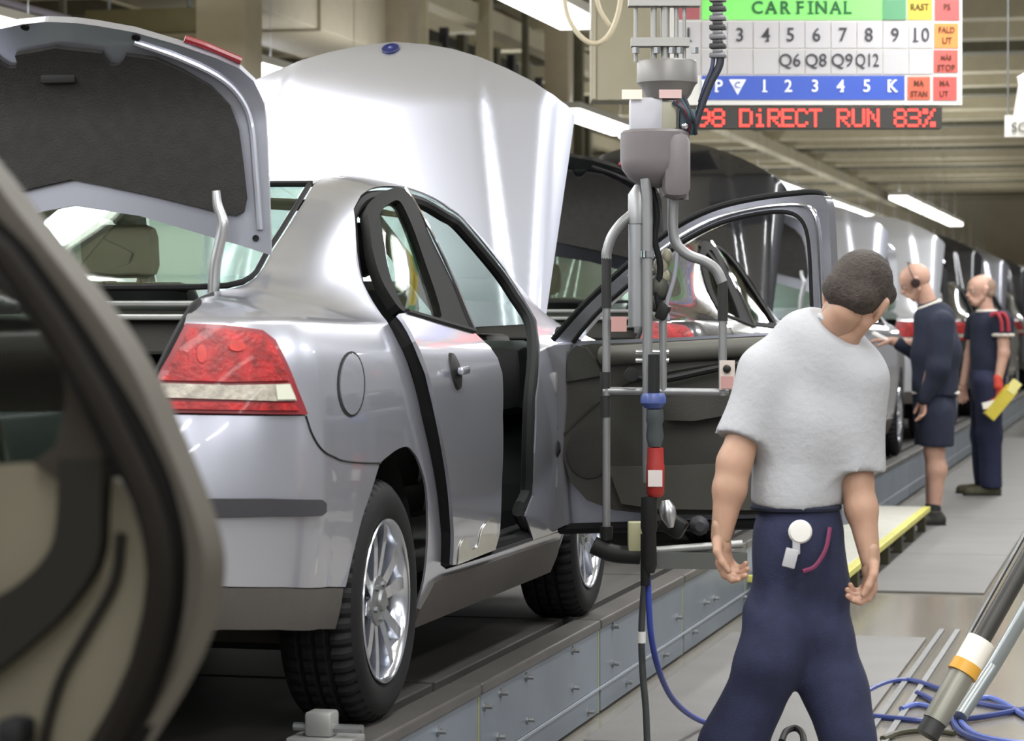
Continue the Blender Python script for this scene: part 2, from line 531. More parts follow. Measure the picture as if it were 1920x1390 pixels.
_arch = smooth2(list(reversed(ARCH_R)) + [SEAM[-1]] + ARCH_F, 4)
_i = min(range(len(_arch)), key=lambda i: math.hypot(_arch[i][0] - SEAM[-1][0], _arch[i][1] - SEAM[-1][1]))
ARCH_R, ARCH_F = list(reversed(_arch[:_i])), _arch[_i + 1:]
SEAM = smooth2([LAMP_EDGE[-1]] + SEAM, 3)[1:]
def m_side(paintm):
    outer = LAMP_EDGE[-1:] + SEAM + ARCH_F + [(.49, .03), (.55, .005), (2.15, .005), (2.24, .03), (2.24, .70), (2.3, .85), (2.45, .90), (2.62, .93),
             (2.45, 1.06), (2.3, 1.17), (2.1, 1.29), (1.9, 1.38), (1.72, 1.45), (1.6, ROOF_T), (1.2, ROOF_T), (.9, ROOF_T)] + CPIL + LAMP_EDGE[:-1]
    hole = DCUT + [(.70, .155), (1.2, .15), (1.8, .15)] + DFRONT + DTOP
    return outer, hole
def g_side(mirror):
    o, h = m_side(None)
    return pmesh('body_side', SILVER, [sp(o, holes=[h], mirror=mirror, res=.03)])
def g_bumper():
    o = [LAMP_EDGE[-1]] + SEAM + ARCH_R + tr((530, 1101), (420, 1100)) + [(-1.1, .25), (UC, .25), (UC, .648), (-1.1, .648)] + tr((320, 778), (450, 780))
    return pmesh('rear_bumper', SILVER, both(o))
def g_valance():
    o = tr((644, 1104), (629, 1180), (520, 1181), (420, 1181)) + [(-1.1, .14), (UC, .14), (UC, .246), (-1.1, .246)] + tr((420, 1103), (530, 1103))
    return pmesh('bumper_valance', CLAD, both(o, th=.02))
def g_strip(mirror):
    o = tr((595, 937), (603, 944), (603, 960), (595, 967), (500, 969), (410, 971)) + [(-1.1, .412), (-1.25, .412), (-1.25, .457), (-1.1, .457)] + tr((400, 935), (500, 935))
    return pmesh('bumper_strip', DKGREY, [sp(o, off=.014, th=.03, mirror=mirror, res=.02)])
LAMP_OUT = tr((347, 610), (420, 613), (489, 623), (512, 641), (530, 676), (552, 730), (571, 778), (450, 777), (320, 775), (268, 773), (302, 694))
def g_lamp(mirror):
    return pmesh('tail_lamp', REDL2, [sp(LAMP_OUT, off=.010, th=.04, mirror=mirror, res=.02)])
def g_lens(mirror):
    o = tr((353, 620), (420, 623), (484, 632), (504, 648), (534, 716), (430, 719), (300, 716))
    return pmesh('red_lens', REDL, [sp(o, off=.016, th=.02, mirror=mirror, res=.015)])
def g_lens2(mirror):
    o = tr((300, 755), (400, 757), (540, 758), (553, 771), (420, 771), (290, 769))
    return pmesh('lower_lens', REDL, [sp(o, off=.016, th=.02, mirror=mirror, res=.015)])
def g_clear(mirror):
    o = tr((302, 722), (430, 725), (510, 723), (535, 722), (547, 753), (510, 754), (400, 751), (296, 748))
    return pmesh('clear_band', CLEARL, [sp(o, off=.017, th=.02, mirror=mirror, res=.015)])
def g_refl(mirror, px, py, rx, ry):
    return pmesh('reflector', M('bright_red_lens', '#b52a22', .4, spec=.4, var=.2, vscale=40), [sp(tr(*ell(px, py, rx, ry, 18)), off=.019, th=.006, mirror=mirror, res=.012)])
def g_rev(mirror):
    return pmesh('reverse_lens', M('reverse_clear', '#c9cbbb', .3, coat=.2), [sp(tr((508, 725), (532, 724), (543, 751), (511, 752)), off=.020, th=.006, mirror=mirror, res=.012)])
def g_bseam(mirror):
    P = [s3(*q, .0008) for q in [LAMP_EDGE[-1]] + SEAM]
    if mirror: P = [Vector((-p.x, p.y, p.z)) for p in P]
    return MB().tube(P, .0028, 6, 2).mesh('bumper_seam', RUBBER, True)
def ell(cx, cy, rx, ry, n=28, rot=0):
    return [(cx + rx * math.cos(2 * math.pi * k / n) , cy + ry * math.sin(2 * math.pi * k / n)) for k in range(n)]
def g_flap():
    return pmesh('fuel_flap', SILVER, [sp(tr(*ell(658, 721, 22, 57)), off=.004, th=.012, res=.02)])
def g_flapring():
    a = tr(*ell(658, 721, 26, 62)); b = tr(*ell(658, 721, 22.5, 57.5))
    return pmesh('fuel_flap_gap', RUBBER, [sp(a, holes=[b], off=.0015, th=.004, res=.02)])
def g_roof():
    o = [(CPIL[0][0], ROOF_T), (.9, ROOF_T), (1.2, ROOF_T), (1.6, ROOF_T), (1.57, 1.65), (1.54, TMAX), (.60, TMAX), (.63, 1.7)]
    return pmesh('roof_panel', SILVER, both(o, res=.06))
def g_skirt(mirror):
    o = [(.50, .0), (2.23, .0), (2.235, .06), (2.2, .125), (1.2, .132), (.66, .14), (.56, .13), (.49, .06)]
    return pmesh('side_skirt', CLAD, [sp(o, mirror=mirror, off=.010, th=.02, res=.04)])
def g_sill():
    mb = MB(); mb.box((.80, 1.72, .345), (.10, .92, .02), None, .005); mb.box((.76, 1.72, .36), (.05, .92, .03), None, .005)
    return mb.mesh('sill_plate', DKGREY)
def g_film(mirror):
    o = smooth2(tr((838, 1058), (842, 1024), (854, 1010), (868, 1030), (884, 1022), (893, 990), (922, 972), (924, 1030)), 4)
    return pmesh('protective_film', M('clear_film', '#a8a79d', .12, .3, coat=.6), [sp(o, mirror=mirror, off=.006, th=.003, res=.02)])
def g_backlight():
    o = [(p[0] - .012, p[1] + .025) for p in CPIL[:7]] + [(-.10, 1.46), (-.14, 1.65), (-.15, TMAX), (.585, TMAX), (.61, 1.7)]
    return pmesh('rear_window', GREEN_GLASS, both(o, res=.06, th=.004))
def g_windshield():
    o = [(1.61, ROOF_T + .01), (1.73, 1.46), (1.91, 1.39), (2.11, 1.30), (2.31, 1.18), (2.46, 1.07), (2.63, .94), (2.75, 1.2), (2.8, TMAX), (1.56, TMAX), (1.585, 1.65)]
    return pmesh('windshield', GREEN_GLASS, both(o, res=.06, th=.004))
def s3(u, t, off=0.0):
    return Vector(S(u, t) + nrm(u, t) * off)
def g_gasket():
    mb = MB()
    L = [(p[0] - .004, p[1] + .012) for p in CPIL[:7]] + [(-.10, 1.45), (-.135, 1.62), (-.15, TMAX)]
    R_ = [s3(*p, .002) for p in L]
    mb.tube(R_, .008, 6, 2); mb.tube([Vector((-p.x, p.y, p.z)) for p in R_], .008, 6, 2)
    top = [s3(CPIL[0][0] - .01, ROOF_T, .002), s3(.615, 1.7, .002), s3(.59, TMAX, .002)]
    mb.tube(top, .009, 6, 2); mb.tube([Vector((-p.x, p.y, p.z)) for p in top], .009, 6, 2)
    return mb.mesh('window_gasket', RUBBER, True)
def g_fender(mirror):
    arch = [(2.65 + .375 * math.cos(a), .06 + .47 * math.sin(a) * .96) for a in np.linspace(math.pi - .05, .05, 16)]
    o = [(2.25, .04), (2.262, .05)] + arch + [(3.12, .10), (3.12, .46), (3.15, .62), (3.2, .74), (3.0, .82), (2.7, .87), (2.46, .89), (2.31, .84), (2.25, .69)]
    return pmesh('front_fender', SILVER, [sp(o, mirror=mirror)])
def g_fbumper():
    o = [(3.13, .06), (3.13, .45), (3.2, .56), (UFR, .60), (UFR, .06)]
    return pmesh('front_bumper', SILVER, both(o, res=.05))
def g_headlamp(mirror):
    return pmesh('headlamp', CLEARL, [sp([(3.17, .61), (3.21, .73), (3.5, .72), (3.45, .60)], mirror=mirror, off=.004, th=.03)])
def g_cowl():
    o = [(2.64, .93), (2.78, 1.2), (2.83, TMAX), (2.98, TMAX), (2.95, 1.2), (2.75, .92)]
    return pmesh('wiper_cowl', BLKPL, both(o, res=.06, off=-.01))
def g_seal(mirror):
    """weather strip round the front door opening"""
    L = DCUT[:-1] + [(.70, .16), (1.2, .155), (1.8, .155)] + DFRONT + DTOP + DCUT[:1]
    P = []
    for p in L:
        q = s3(*p, -.022); P.append(q)
    c = Vector((.75, 1.35, .85))
    P = [q + (Vector((q.x, c.y, c.z)) - q).normalized() * .014 for q in P]
    if mirror: P = [Vector((-q.x, q.y, q.z)) for q in P]
    return MB().tube(P, .02, 8, 3).mesh('door_seal', RUBBER, True)
# --- rear door (closed position on the body surface)
RD_REAR = [(u + .014, t) for u, t in DCUT[6:]]
RD_BELT = tr((884, 624), (800, 604), (735, 587))
RD_OUT = RD_REAR + [(.70, .17), (1.255, .165)] + tr((935, 1000), (938, 900), (940, 780), (941, 700), (932, 672), (915, 650)) + RD_BELT
def g_rdoor(mirror):
    return pmesh('rear_door', SILVER, [sp(RD_OUT, mirror=mirror, th=.01, off=.002)])
def g_rdoor_in(mirror):
    return pmesh('door_core', RUBBER, [sp([(u * .99 + .01, t) for u, t in RD_OUT], mirror=mirror, th=.034, off=-.009, res=.04)])
def smc(P, k=4):
    Q = smooth2(P[-2:] + P + P[:2], k); return Q[2 * k:-2 * k - 1]
FR_OUT = tr((671, 402), (678, 384), (692, 369), (724, 356), (760, 355), (800, 432), (842, 520), (884, 622), (800, 603), (735, 587), (702, 548), (684, 505), (674, 450))
FR_IN = tr((697, 410), (706, 392), (722, 381), (742, 377), (757, 402), (786, 485), (815, 592), (775, 588), (738, 581), (716, 540), (703, 480))
def g_rframe(mirror):
    return pmesh('window_frame', FRAMEB, [sp(smc(FR_OUT), holes=[smc(FR_IN)], mirror=mirror, th=.03, off=.0, res=.02)])
def g_rglass(mirror):
    return pmesh('window_glass', GREEN_GLASS, [sp(FR_IN, mirror=mirror, th=.004, off=-.012, res=.05)])
def g_rstrip(mirror):
    P = [s3(*q, .006) for q in tr((761, 356), (800, 431), (842, 519), (882, 619))]
    if mirror: P = [Vector((-q.x, q.y, q.z)) for q in P]
    return MB().tube(P, .0055, 6, 3).mesh('bright_strip', CHROME, True)
def g_rbelt(mirror):
    P = [s3(*q, .006) for q in tr((735, 586), (800, 602), (882, 622))]
    if mirror: P = [Vector((-q.x, q.y, q.z)) for q in P]
    return MB().tube(P, .008, 6, 3).mesh('belt_molding', BLKPL, True)
def g_handle(mirror):
    c = inv(833, 697); p = s3(*c, .004); n = Vector(nrm(*c)); sx = -1 if mirror else 1
    mb = MB(); mb.lathe([(.0, .012), (.035, .010), (.052, .004), (.056, -.006)], p, n, 24, caps=False)
    if mirror: mb.v = [(-x, y, z) for x, y, z in mb.v]
    return mb.mesh('handle_cup', BLKPL, True)
def g_handle2(mirror):
    c = inv(833, 697); p = s3(*c, .018)
    mb = MB(); mb.box(p + Vector((.012, -.005, 0)), (.020, .12, .024), Matrix.Rotation(.05, 3, 'Z'), .008)
    if mirror: mb.v = [(-x, y, z) for x, y, z in mb.v]
    return mb.mesh('door_handle', SILVER, True)
# --- closed front door of the other cars
FD_OUT = [(1.275, .165), (2.20, .16), (2.215, .45), (2.21, .70), (2.12, .83), (1.6, .845), (1.18, .852)] + list(reversed(tr((935, 1000), (938, 900), (940, 780), (941, 700), (932, 672), (915, 650))))
FD_OUT = [(u + (.012 if u < 1.5 else 0), t) for u, t in FD_OUT]
def g_fdoor(mirror):
    return pmesh('front_door', SILVER, [sp(FD_OUT, mirror=mirror, th=.04, off=.002)])
FF_OUT = [(1.19, .86), (.80, 1.365), (1.0, 1.372), (1.3, 1.365), (1.5, 1.33), (1.7, 1.235), (1.9, 1.13), (2.05, 1.04), (2.12, .93), (2.13, .85), (1.6, .857)]
FF_IN = [(1.27, .885), (.93, 1.31), (1.05, 1.335), (1.3, 1.33), (1.5, 1.29), (1.7, 1.19), (1.88, 1.08), (2.0, .96), (2.02, .89), (1.6, .885)]
def g_fframe(mirror):
    return pmesh('window_frame', FRAMEB, [sp(FF_OUT, holes=[FF_IN], mirror=mirror, th=.03, res=.025)])
def g_fglass(mirror):
    return pmesh('window_glass', DARK_GLASS, [sp(FF_IN, mirror=mirror, th=.004, off=-.012, res=.06)])

# --- wheels (axis x, outer face at x = 0 of the wheel frame, pointing +x)
def g_tire():
    mb = MB(); R = .322; n = 150
    prof = [(.212, -.012), (.232, -.001), (.262, .004), (.286, -.001), (.300, -.010), (R - .008, -.022), (R - .001, -.036), (R, -.052), (R, -.062), (R - .010, -.066), (R - .010, -.076), (R, -.080),
            (R, -.102), (R - .010, -.106), (R - .010, -.114), (R, -.118), (R, -.140), (R - .010, -.144), (R - .010, -.152), (R, -.156), (R, -.172), (R - .006, -.186), (.30, -.203), (.26, -.215), (.215, -.205), (.212, -.19)]
    for k in range(n):
        a = 2 * math.pi * k / n; gr = k % 3 == 0
        for i, (r, x) in enumerate(prof):
            rr = r
            if gr and 5 <= i <= 21 and r > R - .009: rr = r - (.011 if i in (5, 6, 7, 8, 20, 21) else .006)
            mb.v.append((x, rr * math.cos(a), rr * math.sin(a)))
    m = len(prof)
    for k in range(n):
        k2 = (k + 1) % n
        for i in range(m - 1):
            mb.f.append((k * m + i, k * m + i + 1, k2 * m + i + 1, k2 * m + i))
    me = mb.mesh('tire', RUBBER, True); me.set_sharp_from_angle(angle=math.radians(24)); return me
def g_rim():
    mb = MB()
    mb.lathe([(.205, -.20), (.20, -.16), (.19, -.10), (.197, -.03), (.212, -.014), (.218, -.004), (.216, .0), (.208, -.004), (.198, -.018), (.19, -.05), (.182, -.12), (.0, -.13)], (0, 0, 0), (1, 0, 0), 48, caps=False)
    return mb.mesh('wheel', ALLOY, True)
def g_spokes(k):
    mb = MB()
    for s in (-1, 1):
        a = 2 * math.pi * k / 5
        c, sn = math.cos(a), math.sin(a)
        def pt(r, w, x):
            return Vector((x, r * c - w * sn, r * sn + w * c))
        pts = [(.045, s * .012, -.030), (.10, s * .026, -.022), (.15, s * .040, -.016), (.198, s * .056, -.014)]
        for (r1, w1, x1), (r2, w2, x2) in zip(pts, pts[1:]):
            a1, a2 = .017, .017
            v = [pt(r1, w1 - a1, x1), pt(r1, w1 + a1, x1), pt(r2, w2 + a2, x2), pt(r2, w2 - a2, x2),
                 pt(r1, w1 - a1, x1 - .035), pt(r1, w1 + a1, x1 - .035), pt(r2, w2 + a2, x2 - .035), pt(r2, w2 - a2, x2 - .035)]
            mb.add(v, [(0, 1, 2, 3), (7, 6, 5, 4), (0, 4, 5, 1), (1, 5, 6, 2), (2, 6, 7, 3), (3, 7, 4, 0)])
    return mb.mesh('spoke', ALLOY, True)
def g_hub():
    mb = MB(); mb.lathe([(.07, -.04), (.066, -.024), (.03, -.018), (.028, -.010), (.02, -.007), (0, -.006)], (0, 0, 0), (1, 0, 0), 24, caps=False)
    for k in range(5):
        a = 2 * math.pi * (k + .5) / 5
        mb.lathe([(.009, -.03), (.009, -.014), (0, -.013)], (0, .048 * math.cos(a), .048 * math.sin(a)), (1, 0, 0), 6, caps=False)
    return mb.mesh('hub_cap', STEEL, True)
def g_disc():
    return MB().lathe([(.0, -.105), (.14, -.105), (.14, -.12), (0, -.12)], (0, 0, 0), (1, 0, 0), 32, caps=False).mesh('brake_disc', STEEL, True)

# --- boot lid, standing open
LIDY = .0
def lid_y(z):
    return LIDY - .20 * np.clip((z - 1.60) / .26, 0, 1.3) ** 2
def lidpt(px, py):
    y = 0.0
    for k in range(6):
        P = onY(px, py, CY + y) - CAR0; y = float(lid_y(P[2]))
    return (float(P[0]), float(P[2]))
def lid_fn(x, z):
    x = np.asarray(x, float); z = np.asarray(z, float)
    return np.stack([x, lid_y(z) + .05 * (x / .55) ** 2 , z], -1)
def lid_n(x, z):
    e = 1e-3; a = lid_fn(x + e, z) - lid_fn(x - e, z); b = lid_fn(x, z + e) - lid_fn(x, z - e)
    n = np.cross(a, b); return n / np.linalg.norm(n, axis=-1, keepdims=True)
def lidl(*pts):
    return [lidpt(*p) for p in pts]
def half(L):
    """close a right-half outline on the centre line"""
    return [(0.0, L[0][1])] + [p for p in L if p[0] > 0.004] + [(0.0, L[-1][1])]
def sym(fn, nf, L, **k):
    return [patch(half(L), fn, nf, **k), patch(half(L), fn, nf, mirror=True, **k)]
LID_O = lidl((90, 41), (140, 43), (180, 48), (250, 60), (330, 83), (400, 108), (440, 126), (466, 150), (484, 190), (490, 260), (494, 370), (497, 478), (470, 469), (443, 460), (392, 445), (334, 427), (261, 405), (188, 394), (130, 389), (90, 387))
LID_L = lidl((90, 84), (130, 87), (180, 92), (193, 94), (198, 106), (207, 117), (222, 117), (232, 108), (236, 98), (290, 105), (340, 128), (390, 158), (424, 195), (440, 240), (449, 310), (455, 370), (450, 396), (435, 404), (403, 397), (352, 384), (279, 366), (188, 347), (130, 340), (90, 338))
def g_lid():
    return pmesh('boot_lid', SILVER, sym(lid_fn, lid_n, LID_O, th=.02, res=.03))
def g_lidliner():
    return pmesh('lid_liner', LINER, sym(lid_fn, lid_n, LID_L, off=.014, th=.013, res=.025))
def lid3(px, py, off):
    x, z = lidpt(px, py); return Vector(lid_fn(x, z) + lid_n(x, z) * off)
def g_lidrib(mirror):
    P = [lid3(*p, .004) for p in ((250, 78), (330, 106), (400, 140), (440, 178), (461, 230), (470, 330), (477, 430))]
    if mirror: P = [Vector((-p.x, p.y, p.z)) for p in P]
    return MB().tube(P, .009, 8, 4).mesh('lid_rib', SILVER, True)
def g_lidlamp(mirror):
    P = [lid3(*p, -.026) for p in ((338, 84), (375, 96), (410, 110), (440, 122))]
    if mirror: P = [Vector((-p.x, p.y, p.z)) for p in P]
    return MB().tube(P, .011, 8, 4).mesh('lid_lamp', REDL2, True)
def g_lidhole(px, py, r):
    mb = MB(); p = lid3(px, py, .001); n = Vector(lid_n(*lidpt(px, py)))
    mb.lathe([(r * 1.5, 0), (r * 1.5, .003), (r, .003), (r, .001), (0, .001)], p, n, 14, caps=False)
    return mb.mesh('lid_hole', RUBBER, True)
def g_lidrecess():
    mb = MB(); p = lid3(112, 140, .012)
    mb.box(p, (.10, .012, .035), None, .005)
    return mb.mesh('grab_recess', BLKPL, True)
def g_strut(mirror):
    P = [onY(px, py, CY - .13) - CAR0 for px, py in ((405, 358), (408, 385), (418, 420), (411, 460), (403, 500), (400, 550))]
    P = [Vector(p) for p in P]
    if mirror: P = [Vector((-p.x, p.y, p.z)) for p in P]
    return MB().tube(P, [.011, .013, .015, .015, .016, .016], 10, 5).mesh('lid_hinge_arm', ALU, True)

# --- bonnet, standing open
HY, HZL, HK = 2.74, 1.045, .22
def hood_fn(x, z):
    x = np.asarray(x, float); z = np.asarray(z, float); ax = np.abs(x)
    y = HY + (z - HZL) * HK - .055 * (1 - (x / .75) ** 2) + .16 * np.clip((z - 1.86) / .26, 0, 1.5) ** 2
    xr = .385 + (2.0 - z) * .17
    y = y + .009 * (1 + np.tanh((ax - xr) / .022)) + .10 * np.clip((ax - .60) / .15, 0, 1.4) ** 2
    return np.stack([x, y, z], -1)
def hood_n(x, z):
    e = 1e-3; a = hood_fn(np.asarray(x) + e, z) - hood_fn(np.asarray(x) - e, z); b = hood_fn(x, np.asarray(z) + e) - hood_fn(x, np.asarray(z) - e)
    n = np.cross(a, b); return n / np.linalg.norm(n, axis=-1, keepdims=True)
def hoodpt(px, py):
    y = HY + .15; x = z = 0
    for k in range(12):
        P = onY(px, py, CY + y) - CAR0; y = .5 * y + .5 * float(hood_fn(P[0], P[2])[1])
    return (float(P[0]), float(P[2]))
HOOD_O = [hoodpt(*p) for p in ((716, 79), (760, 80), (800, 83), (850, 92), (900, 107), (950, 128), (1000, 153), (1040, 180), (1066, 200), (1078, 218), (1068, 290), (1052, 400), (1035, 515), (1022, 606))] + [(.3, 1.03), (0, 1.02)]
def g_hood():
    return pmesh('bonnet', SILVER, sym(hood_fn, hood_n, HOOD_O, th=.012, res=.025))
def g_hoodliner():
    L = [(x * .90, 1.55 + (z - 1.55) * .90) for x, z in HOOD_O]
    return pmesh('bonnet_liner', LINER, sym(hood_fn, hood_n, L, off=-.014, th=.02, res=.08))
def g_emblem():
    x, z = hoodpt(716, 93); p = Vector(hood_fn(0.0, z)); n = Vector(hood_n(0.0, z))
    return MB().lathe([(.034, 0), (.034, .004), (.031, .005), (0, .006)], p, n, 28, caps=False).mesh('emblem', M('navy_enamel', '#1c2050', .45, spec=.3), True)
def g_emblem2():
    x, z = hoodpt(716, 93); p = Vector(hood_fn(0.0, z)); n = Vector(hood_n(0.0, z))
    mb = MB(); mb.lathe([(.0335, .003), (.034, .0075), (.031, .0075), (.0305, .005)], p, n, 28, caps=False)
    mb.ball(p + n * .006, .009, 10, (1, .3, 1))
    return mb.mesh('emblem_ring', M('emblem_dull', '#4a5078', .4, .4), True)

# --- cabin and boot interior
def g_cabin():
    mb = MB()
    mb.box((0, 1.35, .30), (1.5, 2.5, .06)); mb.box((0, 2.62, .62), (1.46, .05, .66)); mb.box((0, .18, .62), (1.4, .05, .9))
    return mb.mesh('cabin_floor', LINER)
def g_trunk():
    mb = MB()
    mb.box((0, -.36, .52), (1.3, .95, .03)); mb.box((.64, -.32, .72), (.03, .9, .46)); mb.box((-.64, -.32, .72), (.03, .9, .46))
    mb.box((0, -.80, .66), (1.1, .03, .36)); mb.box((0, .1, .72), (1.3, .03, .5))
    return mb.mesh('boot_tub', LINER)
def g_shelf():
    mb = MB(); mb.box((0, .22, 1.075), (1.22, .62, .03), None, .01); mb.box((0, -.07, 1.035), (1.16, .03, .13), None, .01)
    return mb.mesh('parcel_shelf', TRIM2)
def g_shelfbar(z):
    return MB().box((0, -.105, z), (1.18, .02, .016), None, .005).mesh('shelf_ridge', GALV)
def g_shelfclip():
    mb = MB(); mb.box((.42, -.10, 1.03), (.09, .02, .012), None, .004); mb.box((.44, -.10, 1.012), (.03, .02, .03), None, .004)
    return mb.mesh('latch_bracket', STEEL)
def g_engine():
    mb = MB(); mb.box((0, 3.0, .70), (1.35, .75, .5), None, .05); mb.box((.2, 2.95, .97), (.5, .4, .08), None, .03)
    return mb.mesh('engine_bay', BLKPL)
def g_seat():
    mb = MB(); mb.box((0, 0, .52), (.52, .55, .16), None, .06)
    mb.box((0, -.30, .86), (.50, .13, .66), Matrix.Rotation(.22, 3, 'X'), .06)
    return mb.mesh('seat', M('grey_seat_cloth', '#262522', .9, var=.12, vscale=40), True)
def g_headrest():
    mb = MB(); mb.box((0, -.40, 1.28), (.26, .09, .17), Matrix.Rotation(.15, 3, 'X'), .04)
    mb.tube([(.06, -.38, 1.2), (.06, -.37, 1.1)], .007, 6); mb.tube([(-.06, -.38, 1.2), (-.06, -.37, 1.1)], .007, 6)
    return mb.mesh('headrest', M('grey_seat_cloth', '#262522'), True)
def g_bench():
    mb = MB(); mb.box((0, .62, .50), (1.34, .52, .2), None, .07); mb.box((0, .36, .80), (1.32, .14, .6), Matrix.Rotation(.3, 3, 'X'), .06)
    return mb.mesh('rear_bench', M('grey_seat_cloth', '#262522'), True)
def g_dash():
    mb = MB(); mb.box((0, 2.42, .86), (1.44, .4, .26), None, .08); mb.box((-.36, 2.28, 1.0), (.42, .26, .07), None, .03); mb.box((0, 2.1, .62), (.24, .7, .3), None, .05)
    return mb.mesh('dashboard', BLKPL, True)
def g_wheel_st():
    mb = MB(); c = Vector((-.36, 2.02, .92)); R = Matrix.Rotation(.45, 3, 'X')
    P = [c + R @ Vector((.185 * math.cos(a), 0, .185 * math.sin(a))) for a in np.linspace(0, 2 * math.pi, 29)]
    mb.tube(P, .015, 8); mb.box(c, (.34, .03, .06), R, .01); mb.tube([c, c + Vector((0, .3, -.1))], .03, 8)
    return mb.mesh('steering_wheel', BLKPL, True)
def g_bpillar(s):
    pts = []
    A = [(1.26, .16), (1.40, .16), (1.40, .80), (1.22, 1.0), (.95, 1.33), (.85, 1.33), (1.1, .98), (1.28, .80)]
    pts = [s3(u, t, -.045) for u, t in A]
    pts = [Vector((p.x * s, p.y, p.z)) for p in pts]
    return MB().slab(pts, (-.04 * s, 0, 0)).mesh('centre_pillar', BLKPL)
def g_headliner():
    o = [(.78, 1.40), (1.5, 1.40), (1.52, TMAX), (.72, TMAX)]
    return pmesh('headliner', M('headliner_olive', '#55523f', .9), both(o, res=.1, off=-.085, th=.015))
def g_boot_seal(mirror):
    P = [s3(*q, -.012) for q in CPIL[10:]] + [s3(*q, -.008) for q in tr((300, 694), (268, 770))]
    if mirror: P = [Vector((-p.x, p.y, p.z)) for p in P]
    return MB().tube(P, .013, 8, 3).mesh('boot_seal', RUBBER, True)
def g_wheelwell(s, y):
    mb = MB(); P = []
    n = 14
    for k in range(n + 1):
        a = math.pi * (k / n)
        P.append((y + .40 * math.cos(a), .31 + .42 * math.sin(a)))
    for (y1, z1), (y2, z2) in zip(P, P[1:]):
        o = len(mb.v); mb.v += [(s * .82, y1, z1), (s * .82, y2, z2), (s * .52, y2, z2), (s * .52, y1, z1)]; mb.f.append((o, o + 1, o + 2, o + 3))
    return mb.mesh('wheel_arch', RUBBER, fixn=False)
def g_under():
    mb = MB(); mb.box((0, 1.4, .235), (1.36, 2.6, .08)); mb.box((0, -.3, .36), (1.1, .9, .05)); mb.tube([(-.7, .07, .3), (.7, .07, .3)], .04, 8); mb.tube([(-.7, 2.65, .3), (.7, 2.65, .3)], .04, 8)
    return mb.mesh('underbody', M('underbody_grey', '#57534c', .8, var=.2))
def g_exhaust():
    return MB().box((.16, -.66, .292), (.78, .24, .10), Matrix.Rotation(.05, 3, 'Y'), .05).mesh('silencer', M('dull_steel', '#c9c4b8', .55, .2, var=.1), True)

